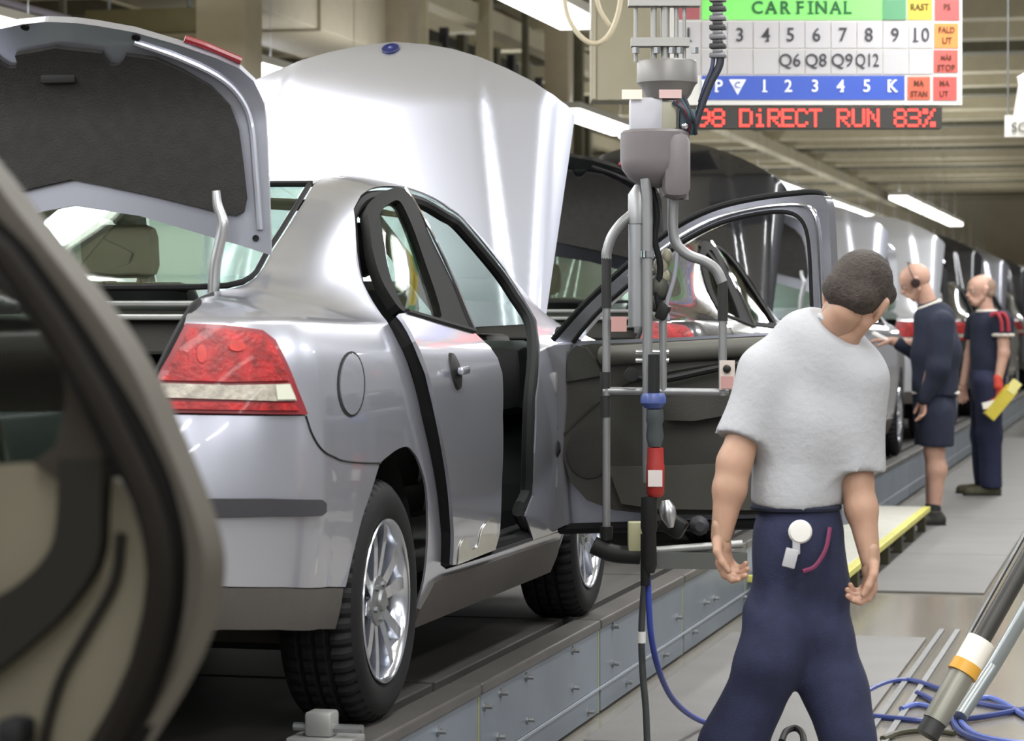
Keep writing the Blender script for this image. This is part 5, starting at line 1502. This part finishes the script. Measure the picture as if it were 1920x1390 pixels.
def smesh(name, pieces, mat, org):
    V, F, o = [], [], 0
    for v, f in pieces:
        V.append(v); F.append(f + o); o += len(v)
    V = np.concatenate(V) - org; F = np.concatenate(F)
    me = bpy.data.meshes.new(name); me.from_pydata(V.tolist(), [], F.tolist()); me.materials.append(mat)
    me.polygons.foreach_set('use_smooth', [True] * len(me.polygons)); me.update()
    return me
def folds(amp, sx=(30, 30, 12), seed=0):
    def f(G):
        x, y, z = G[..., 0] * sx[0], G[..., 1] * sx[1], G[..., 2] * sx[2]
        return amp * (np.sin(x + 1.7 * np.sin(z * .8 + seed) + z) * .6 + np.sin(y * 1.1 - z * 1.3 + 2 * np.sin(x * .4)) * .4)
    return f
SKIN = M('skin', '#a98570', .55, var=.06, vscale=30)
SKIN.node_tree.nodes['Principled BSDF'].inputs['Subsurface Weight'].default_value = .08
SKIN2 = M('skin_pale', '#bd9583', .55, var=.06, vscale=30)
NAVY = M('navy_cotton', '#1f2440', .85, var=.15, vscale=25, bump=.25, bscale=200)
NAVY2 = M('dark_navy_cotton', '#1b2134', .88, var=.12, vscale=25, bump=.2, bscale=200)
TEE = M('light_grey_tee', '#a2a3a7', .85, var=.04, vscale=10, bump=.25, bscale=60)
HAIRM = M('dark_brown_hair', '#332a25', .75, var=.35, vscale=60, bump=.6, bscale=150)
SHOE = M('dark_shoe', '#272622', .6, var=.2, vscale=40)
def unit(v): v = v3(v); return v / np.linalg.norm(v)
def hand(wrist, fdir, palm, thumb, curl, sc=1.0, k=.006):
    """fingers follow fdir and curl towards the palm normal; thumb leaves on the thumb side"""
    f, pn = unit(fdir), unit(palm); pn = unit(pn - f * (pn @ f)); th = unit(np.cross(f, pn))
    if th @ v3(thumb) < 0: th = -th
    s = SDF(k); w_ = v3(wrist)
    kn = w_ + f * .085 * sc
    s.cone(w_ - f * .02, w_ + f * .03 * sc, .027 * sc, .030 * sc, pn, .72)
    s.cone(w_ + f * .035 * sc, kn - f * .012, .034 * sc, .036 * sc, pn, .45)
    for i, (o, L) in enumerate(((.030, .072), (.010, .080), (-.010, .074), (-.029, .058))):
        p = kn + th * o * sc - f * .012; d = unit(f + th * o * 2.0)
        q = [p]; ang = 0
        for seg, fr in enumerate((.45, .32, .25)):
            ang += curl * (.55 + .2 * i * .5) * (1 if seg else .75)
            dd = d * math.cos(ang) + pn * math.sin(ang); q.append(q[-1] + dd * L * fr * sc * 1.05)
        rr = (.0098, .0090, .0082, .0074)
        for a in range(3): s.cone(q[a], q[a + 1], rr[a] * sc, rr[a + 1] * sc)
    t0 = w_ + f * .018 * sc + th * .024 * sc; t1 = t0 + (f * .6 + th * .65 + pn * .3) * .036 * sc; t2 = t1 + (f * .9 + th * .15 + pn * .45) * .032 * sc; t3 = t2 + (f * .9 - th * .1 + pn * .5) * .025 * sc
    s.cone(t0, t1, .015 * sc, .0115 * sc); s.cone(t1, t2, .0115 * sc, .0098 * sc); s.cone(t2, t3, .0098 * sc, .0085 * sc)
    return s
def head(c, fwd, up, sc=1.0):
    """skull, jaw, nose, brow, lips, ears; returns sdf and the frame"""
    f = unit(fwd); u = unit(v3(up) - f * (v3(up) @ f)); l = np.cross(u, f); c = v3(c)
    def q(x, y, z): return c + sc * (f * x + l * y + u * z)
    s = SDF(.016 * sc)
    s.ball(q(-.012, 0, .030), .092 * sc, l, .83); s.ball(q(.030, 0, .035), .072 * sc, l, .92)
    s.cone(q(.030, 0, -.02), q(.045, 0, -.075), .060 * sc, .040 * sc, l, .95)
    s.cone(q(.060, .018, -.082), q(.060, -.018, -.082), .024 * sc, .024 * sc)
    s.cone(q(.005, .050, -.045), q(.050, .022, -.085), .022 * sc, .020 * sc); s.cone(q(.005, -.050, -.045), q(.050, -.022, -.085), .022 * sc, .020 * sc)
    s.cone(q(.088, .03, .022), q(.088, -.03, .022), .013 * sc, .013 * sc)
    s2 = SDF(.008 * sc)
    s2.cone(q(.094, 0, .010), q(.112, 0, -.025), .009 * sc, .012 * sc)
    s2.ball(q(.102, .012, -.030), .009 * sc); s2.ball(q(.102, -.012, -.030), .009 * sc)
    s2.cone(q(.088, .018, -.053), q(.094, 0, -.052), .007 * sc, .009 * sc); s2.cone(q(.088, -.018, -.053), q(.094, 0, -.052), .007 * sc, .009 * sc)
    s2.cone(q(.086, .014, -.064), q(.090, -.014, -.064), .008 * sc, .008 * sc)
    for y in (1, -1):
        s2.cone(q(-.008, .079 * y, .018), q(.004, .076 * y, -.022), .015 * sc, .011 * sc, l, .45)
        s2.cone(q(-.016, .086 * y, .020), q(-.006, .080 * y, -.012), .009 * sc, .007 * sc)
    s.pr += [(a, b, ra, rb, wd, wf) for a, b, ra, rb, wd, wf in s2.pr]
    return s, q, (f, l, u)
def eyes(parent, q, f, sc, org):
    for y in (.031, -.031):
        mb = MB(); mb.ball(q(.078, y, .004) - org, .0125 * sc, 10)
        link('eye', mb.mesh('eye', M('eye_white', '#d8d4cc', .2), True), parent)
        mb = MB(); mb.ball(q(.0865, y, .003) - org, .0056 * sc, 8)
        link('iris', mb.mesh('iris', M('eye_dark', '#2a2320', .2), True), parent)
def cloth(name, sd, h, mat, parent, org, wob=None):
    return link(name, smesh(name, [nets(sd, h, wob)], mat, org), parent)
def shoe(parent, org, heel, toe, mat, sc=1.0, name='shoe'):
    h_, t_ = v3(heel), v3(toe); d = unit(t_ - h_)
    s = SDF(.02); zz = np.array([0, 0, 1.0])
    s.cone(h_ + zz * .045, t_ + zz * .036 - d * .03, .045 * sc, .040 * sc, np.cross(d, zz), .95)
    s.cone(h_ + zz * .05 + d * .02, h_ + zz * .095 + d * .03, .042 * sc, .046 * sc)
    s.cut(h_ + zz * .012, (0, 0, -1)); s.cut(h_ + zz * .11, (0, 0, 1))
    o = link(name, smesh(name, [nets(s, .009)], mat, org), parent)
    s2 = SDF(.01); s2.cone(h_ + zz * .014, t_ + zz * .014 - d * .03, .046 * sc, .043 * sc, zz, .8); s2.cut(h_ + zz * .024, (0, 0, 1)); s2.cut(h_, (0, 0, -1))
    link('sole', smesh('sole', [nets(s2, .008)], RUBBER, org), o)
    return o

# ---------------------------------------------------------------- man walking past in a grey T-shirt
D1 = 7.05
def j1(px, py, d=D1): return onD(px, py, d)
org1 = np.array([*onD(1490, 1390, D1)[:2], 0.0])
m1 = thing('person', org1, 'person in a pale grey T-shirt and navy work trousers walking beside the open door', 'person')
Lsh, Lel, Lwr = j1(1438, 704, 7.02), j1(1377, 868, 6.98), j1(1352, 1008, 6.96)
Rsh, Rel, Rwr = j1(1608, 716, 7.02), j1(1606, 902, 7.02), j1(1632, 1052, 6.98)
neck, chest, waist, hip = j1(1556, 628, 7.05), j1(1518, 745, 7.05), j1(1494, 900, 7.05), j1(1490, 985, 7.05)
Lhp, Rhp = j1(1466, 1010, 7.03), j1(1526, 1010, 7.08)
Lkn, Lan = j1(1444, 1240, 7.0), j1(1322, 1548, 7.12)
Rkn, Ran = j1(1562, 1285, 7.05), j1(1616, 1548, 7.0)
hf1 = RV * .22 - UV * .52 + FV * .80; hu1 = UV * .80 + RV * .30
HC1 = j1(1602, 566, 7.0)
hs, hq, hfr = head(HC1, hf1, hu1, 1.0)
core = SDF(.04)
core.cone(chest, waist, .12, .095, FV, .75); core.cone(waist, hip, .095, .085, FV, .8); core.cone(j1(1470, 690), j1(1575, 700), .06, .06)
core.cone(neck, HC1 - hfr[0] * .015 - hfr[2] * .04, .055, .050)
core.cone(Lhp, Lkn, .062, .05); core.cone(Lkn, Lan, .05, .036); core.cone(Rhp, Rkn, .062, .05); core.cone(Rkn, Ran, .052, .036)
armL = SDF(.02); armL.cone(Lsh, Lel, .050, .044); armL.cone(Lel, Lel + (Lwr - Lel) * .35, .044, .043); armL.cone(Lel + (Lwr - Lel) * .35, Lwr, .042, .027)
armR = SDF(.02); armR.cone(Rsh, Rel, .050, .042); armR.cone(Rel, Rel + (Rwr - Rel) * .35, .042, .042); armR.cone(Rel + (Rwr - Rel) * .35, Rwr, .041, .026)
hL = hand(Lwr + UV * .008, -UV * .97 + RV * .12, RV * .75 - FV * .5, RV * .3 - FV * .7, 1.05, 1.0)
hR = hand(Rwr + UV * .008, -UV * .97 - RV * .02, -RV * .8 - FV * .2, -RV * .4 - FV * .6, 1.2, 1.0)
body = link('body', smesh('body', [nets(core, .012), nets(hs, .0045), nets(armL, .008), nets(armR, .008), nets(hL, .0036), nets(hR, .0036)], SKIN, org1), m1)
eyes(m1, hq, hfr[0], 1.0, org1)
hr = SDF(.014); hr.ball(hq(-.020, 0, .040), .098, hfr[1], .85); hr.ball(hq(.024, 0, .062), .066, hfr[1], 1.02); hr.cone(hq(-.06, .03, -.01), hq(-.06, -.03, -.01), .046, .046); hr.cone(hq(.035, .052, .07), hq(.035, -.052, .07), .030, .030)
hr.cut(hq(.070, 0, .06), hfr[0] * 1.0 - hfr[2] * .55); hr.cut(hq(-.03, 0, -.064), -hfr[2] - hfr[0] * .12)
for y in (1, -1):
    pass
cloth('hair', hr, .005, HAIRM, m1, org1, lambda G: .0022 * np.sin(G[..., 0] * 310 + 3 * np.sin(G[..., 2] * 90)) * np.sin(G[..., 1] * 280) * np.sin(G[..., 2] * 260))
nk = unit(HC1 - neck)
ts = SDF(.045)
ts.cone(j1(1530, 690), j1(1508, 800), .158, .150, FV, .72); ts.cone(j1(1508, 800), j1(1494, 930), .146, .116, FV, .84); ts.cone(j1(1494, 930), j1(1490, 1010), .116, .112, FV, .9)
ts.cone(j1(1455, 690), j1(1590, 704), .075, .075, FV, .95); ts.cone(neck + nk * .05, j1(1540, 690), .060, .10)
g = ts.group(); g.cone(Lsh, Lel, .078, .074); g.cut(Lel + (Lsh - Lel) * .24, unit(Lel - Lsh))
g = ts.group(); g.cone(Rsh, Rel, .080, .078); g.cut(Rel + (Rsh - Rel) * .08, unit(Rel - Rsh))
ts.cut(neck + nk * .034, nk); ts.cut(j1(1492, 948), -UV)
cloth('t_shirt', ts, .009, TEE, m1, org1, folds(.0075, (20, 20, 11), 1))
col_ = MB(); pts = [neck + nk * .032 + (RV * math.cos(a) + FV * math.sin(a) * .9 - nk * (RV @ nk) * math.cos(a)) * .063 for a in np.linspace(0, 2 * math.pi, 25)]
part('collar', col_.tube(pts, .010, 8), M('tee_collar', '#a9aaae', .85), m1)
tr_ = SDF(.05)
tr_.cone(j1(1494, 962), j1(1496, 1040), .100, .105, FV, .95)
tr_.cone(j1(1497, 1050), j1(1502, 1235), .080, .060); tr_.cone(Lhp, Lkn, .072, .082); tr_.cone(Lkn, Lan + UV * .03, .082, .092); tr_.cone(Rhp, Rkn, .072, .074); tr_.cone(Rkn, Ran + UV * .03, .074, .086)
tr_.cut(j1(1492, 944), UV); tr_.cut(Lan - UV * .06, -UV); tr_.cut(Ran - UV * .06, -UV)
trz = cloth('work_trousers', tr_, .010, NAVY, m1, org1, folds(.0095, (13, 13, 19), 3))
part('waistband', MB().tube([j1(1492, 950) + RV * .112 * math.cos(a) + FV * .104 * math.sin(a) for a in np.linspace(0, 2 * math.pi, 33)], .010, 8), NAVY2, m1)
bd = part('badge_reel', MB().lathe([(0, 0), (.029, 0), (.031, .006), (.026, .014), (0, .016)], j1(1500, 997, 6.905), -FV, 24, caps=False), M('badge_white', '#dcdad6', .4), m1)
part('badge_strap', MB().box(j1(1493, 1022, 6.90), (.02, .008, .05), Matrix.Rotation(TH, 3, 'Z'), .003), M('strap_grey', '#a9a9ad', .4), bd)
part('key_card', MB().box(j1(1482, 1047, 6.895), (.034, .008, .05), Matrix.Rotation(TH, 3, 'Z') @ Matrix.Rotation(.25, 3, 'Y'), .003), M('strap_grey', '#a9a9ad'), bd)
part('pocket_trim', MB().tube([j1(1556, 990, 6.955), j1(1548, 1030, 6.93), j1(1528, 1062, 6.915), j1(1505, 1072, 6.905)], .006, 6, 4), M('trim_wine', '#6b2448', .7), m1)
shoe(m1, org1, np.array([*(Lan)[:2], .0]) - RV * .05 + FV * .03, np.array([*(Lan)[:2], .0]) + RV * .18 + FV * .10, SHOE, 1.1)
shoe(m1, org1, np.array([*(Ran)[:2], .0]) - RV * .05 - FV * .02, np.array([*(Ran)[:2], .0]) + RV * .18 + FV * .08, SHOE, 1.1)

# ---------------------------------------------------------------- bald man in navy sweatshirt and shorts
D2 = 18.1
def j2(px, py, d=D2): return onD(px, py, d)
org2 = np.array([*onD(1745, 985, D2)[:2], 0.0])
m2 = thing('person', org2, 'bald person in navy sweatshirt and shorts with black ear muffs beside the cars', 'person')
HC2 = j2(1718, 529); f2 = -RV * .9 - UV * .42 + FV * .25
hs, hq, hfr = head(HC2, f2, UV * .9 - RV * .42, 1.04)
core = SDF(.04)
nk2 = j2(1742, 572)
core.cone(j2(1756, 625), j2(1754, 720), .09, .09); core.cone(nk2, HC2 - hfr[0] * .02 - hfr[2] * .03, .062, .058)
core.cone(j2(1752, 765, 18.03), j2(1753, 845, 18.03), .07, .062); core.cone(j2(1753, 845, 18.03), j2(1757, 880, 18.03), .056, .064); core.cone(j2(1757, 880, 18.03), j2(1752, 962, 18.03), .062, .04)
core.cone(j2(1752, 765, 18.2), j2(1751, 845, 18.2), .07, .062); core.cone(j2(1751, 845, 18.2), j2(1747, 962, 18.2), .062, .04)
wrL = j2(1731, 748, 17.95); hL = hand(wrL, -UV, -FV * .3 - RV, -RV * .8, .6, 1.05)
wrR = j2(1672, 640, 18.3); hR = hand(wrR, -RV * .95 + UV * .1, -UV, -FV, .45, 1.1)
farm = SDF(.02); farm.cone(j2(1720, 650, 18.3), wrR, .045, .03); farm.cone(j2(1745, 700, 17.95), wrL, .04, .03)
body = link('body', smesh('body', [nets(core, .014), nets(hs, .006), nets(farm, .008), nets(hL, .005), nets(hR, .005)], SKIN2, org2), m2)
eyes(m2, hq, hfr[0], 1.04, org2)
sw = SDF(.05)
sw.cone(j2(1752, 600), j2(1755, 660), .135, .165); sw.cone(j2(1755, 660), j2(1753, 775), .160, .150); sw.cone(j2(1744, 580), j2(1756, 600), .075, .11)
sw.cut(j2(1753, 744), -UV)
g = sw.group(); g.cone(j2(1768, 606, 17.95), j2(1760, 690, 17.9), .085, .070); g.cone(j2(1760, 690, 17.9), j2(1733, 748, 17.93), .066, .048)
sw.cone(j2(1752, 610, 18.25), j2(1728, 665, 18.32), .08, .06); sw.cone(j2(1728, 665, 18.32), j2(1688, 645, 18.3), .06, .045)
cloth('sweatshirt', sw, .012, NAVY2, m2, org2, folds(.006, (14, 14, 10), 2))
part('collar', MB().tube([nk2 + RV * .075 * math.cos(a) + FV * .07 * math.sin(a) + UV * (.03 * math.cos(a)) for a in np.linspace(0, 2 * math.pi, 21)], .014, 8), M('collar_white_cotton', '#d8d2c8', .8), m2)
part('undershirt_hem', MB().tube([j2(1754, 737) + RV * .150 * math.cos(a) + FV * .12 * math.sin(a) for a in np.linspace(0, 2 * math.pi, 25)], .016, 8), M('collar_white_cotton', '#d8d2c8'), m2)
sh = SDF(.03)
sh.cone(j2(1752, 742), j2(1752, 775), .145, .150, FV, .9); sh.cone(j2(1753, 775, 18.03), j2(1756, 850, 18.03), .125, .118); sh.cone(j2(1750, 775, 18.2), j2(1746, 850, 18.2), .125, .118)
sh.cut(j2(1752, 836), -UV); sh.cut(j2(1752, 730), UV)
cloth('shorts', sh, .012, NAVY2, m2, org2, folds(.005, (14, 14, 10), 5))
for dd, px in ((18.03, 1752), (18.2, 1747)):
    part('sock', MB().lathe([(.045, 0), (.046, .07), (.043, .075)], j2(px, 966, dd), (0, 0, 1), 14), M('sock_black', '#1e1e22', .85), m2)
    b_ = np.array([*j2(px + 8, 980, dd)[:2], 0.0]); shoe(m2, org2, b_, b_ - RV * .23, SHOE, 1.15)
for s in (1, -1):
    part('ear_muff', MB().lathe([(.0, .0), (.03, .002), (.034, .012), (.03, .03), (.0, .034)], hq(-.002, .076 * s, .0), hfr[1] * s, 18, caps=False), M('muff_black', '#2b1512', .5), m2)
part('muff_band', MB().tube([hq(-.004, .10 * math.cos(a), .02 + .125 * math.sin(a)) for a in np.linspace(.0, math.pi, 17)], .006, 6), M('muff_band', '#4a3a34', .5), m2)
solo('hand_scanner', MB().box(j2(1652, 633, 18.28), (.14, .04, .03), Matrix.Rotation(TH, 3, 'Z') @ Matrix.Rotation(.5, 3, 'Y'), .01), WHITE, 'small white scanner held out by the bald person', 'scanner')

# ---------------------------------------------------------------- man with the yellow tool
D3 = 21.2
def j3(px, py, d=D3): return onD(px, py, d)
org3 = np.array([*onD(1850, 932, D3)[:2], 0.0])
m3 = thing('person', org3, 'person in navy T-shirt with red shoulder stripes holding a yellow tool', 'person')
HC3 = j3(1840, 546); f3 = -RV * .97 - FV * .2 - UV * .06
hs, hq, hfr = head(HC3, f3, UV, 1.06)
core = SDF(.04); nk3 = j3(1850, 586)
core.cone(j3(1855, 625), j3(1850, 690), .09, .08); core.cone(nk3, HC3 - hfr[0] * .02 - hfr[2] * .03, .06, .058)
core.cone(j3(1850, 720, 21.1), j3(1850, 810, 21.1), .06, .05); core.cone(j3(1850, 810, 21.1), j3(1853, 915, 21.1), .055, .04)
core.cone(j3(1846, 720, 21.35), j3(1844, 810, 21.35), .06, .05); core.cone(j3(1844, 810, 21.35), j3(1842, 912, 21.35), .055, .04)
wL3 = j3(1871, 716, 21.0); el3 = j3(1882, 662, 21.02); sh3 = j3(1880, 604, 21.05)
wR3 = j3(1806, 722, 21.4); elR3 = j3(1818, 665, 21.45)
arm = SDF(.02); arm.cone(sh3, el3, .052, .046); arm.cone(el3, wL3, .046, .032)
armr = SDF(.02); armr.cone(j3(1830, 608, 21.4), elR3, .05, .042); armr.cone(elR3, wR3, .042, .03)
hR = hand(wR3, -UV, -FV, -RV, .6, 1.05)
body = link('body', smesh('body', [nets(core, .014), nets(hs, .006), nets(arm, .009), nets(armr, .009), nets(hR, .005)], SKIN2, org3), m3)
eyes(m3, hq, hfr[0], 1.06, org3)
gl = hand(wL3, -UV * .9 + RV * .1, -RV * .5 - FV * .6, -RV, 1.1, 1.2)
gl.cone(wL3 + UV * .03, wL3 - UV * .03, .036, .038)
cloth('red_glove', gl, .006, M('glove_red', '#c2463a', .8, var=.1), m3, org3)
hr = SDF(.012); hr.ball(hq(-.026, 0, .026), .094, hfr[1], .87); hr.cone(hq(-.05, .03, -.02), hq(-.05, -.03, -.02), .045, .045)
hr.cut(hq(.0, 0, .05), hfr[0] - hfr[2] * .1); hr.cut(hq(0, 0, -.05), -hfr[2]); hr.cut(hq(0, 0, .085), hfr[2])
cloth('hair', hr, .007, M('grey_stubble', '#8c7565', .8, var=.2, vscale=60), m3, org3)
ts = SDF(.05)
ts.cone(j3(1858, 615), j3(1851, 735), .160, .142, FV, .95); ts.cone(nk3 + UV * .0, j3(1856, 612), .08, .12); ts.cone(j3(1835, 604, 21.35), j3(1876, 604, 21.08), .085, .085)
g = ts.group(); g.cone(sh3, el3, .084, .080); g.cut(sh3 + (el3 - sh3) * .42, unit(el3 - sh3))
g = ts.group(); g.cone(j3(1830, 608, 21.4), elR3, .08, .075); g.cut(j3(1825, 636, 21.42), -UV)
ts.cut(nk3 + UV * .012, UV); ts.cut(j3(1852, 706), -UV)
tshirt = cloth('t_shirt', ts, .012, NAVY2, m3, org3, folds(.005, (14, 14, 10), 4))
for off in (-.022, .03):
    P = [j3(1862, 592, 20.99) + RV * off, j3(1874, 590, 20.97) + RV * off + UV * .01, j3(1882, 600, 20.95) + RV * off, j3(1884, 622, 20.945) + RV * off]
    part('shoulder_stripe', MB().tube(P, .016, 6, 4), M('stripe_red', '#9c2f3a', .8), tshirt)
part('sleeve_cuff', MB().tube([sh3 + (el3 - sh3) * .42 + RV * .078 * math.cos(a) + FV * .078 * math.sin(a) for a in np.linspace(0, 2 * math.pi, 19)], .014, 8), M('cuff_white', '#d9d2c8', .8), tshirt)
part('collar', MB().tube([nk3 + UV * .01 + RV * .078 * math.cos(a) + FV * .078 * math.sin(a) for a in np.linspace(0, 2 * math.pi, 19)], .012, 8), M('collar_white_cotton', '#d8d2c8'), tshirt)
tr3 = SDF(.04); tr3.cone(j3(1850, 690), j3(1850, 730), .130, .138, FV, .95)
tr3.cone(j3(1852, 720, 21.1), j3(1856, 815, 21.1), .115, .10); tr3.cone(j3(1856, 815, 21.1), j3(1858, 915, 21.1), .10, .085)
tr3.cone(j3(1846, 720, 21.35), j3(1842, 815, 21.35), .11, .09); tr3.cone(j3(1842, 815, 21.35), j3(1846, 908, 21.35), .09, .08)
tr3.cut(j3(1850, 694), UV); tr3.cut(np.array([0, 0, .075]), -UV)
cloth('work_trousers', tr3, .013, NAVY, m3, org3, folds(.006, (12, 12, 9), 6))
for dd, px in ((21.1, 1866), (21.35, 1852)):
    b_ = np.array([*j3(px, 930, dd)[:2], 0.0]); shoe(m3, org3, b_, b_ - RV * .24, M('olive_shoe', '#45422f', .7, var=.2, vscale=40), 1.15)
yt = thing('yellow_tool', j3(1875, 785, 20.88), 'yellow hand tool gripped in the red glove', 'hand tool')
part('tool_body', MB().bar(j3(1853, 782, 20.88), j3(1898, 728, 20.88), .12, .09), M('tool_yellow', '#cbb93f', .45, var=.08), yt, False)
part('tool_tip', MB().bar(j3(1892, 736, 20.86), j3(1908, 716, 20.86), .09, .07), M('tool_pale_yellow', '#e3da8c', .5), yt, False)
part('tool_handle', MB().bar(j3(1842, 762, 20.9), j3(1866, 756, 20.9), .03, .05), WHITE, yt, False)
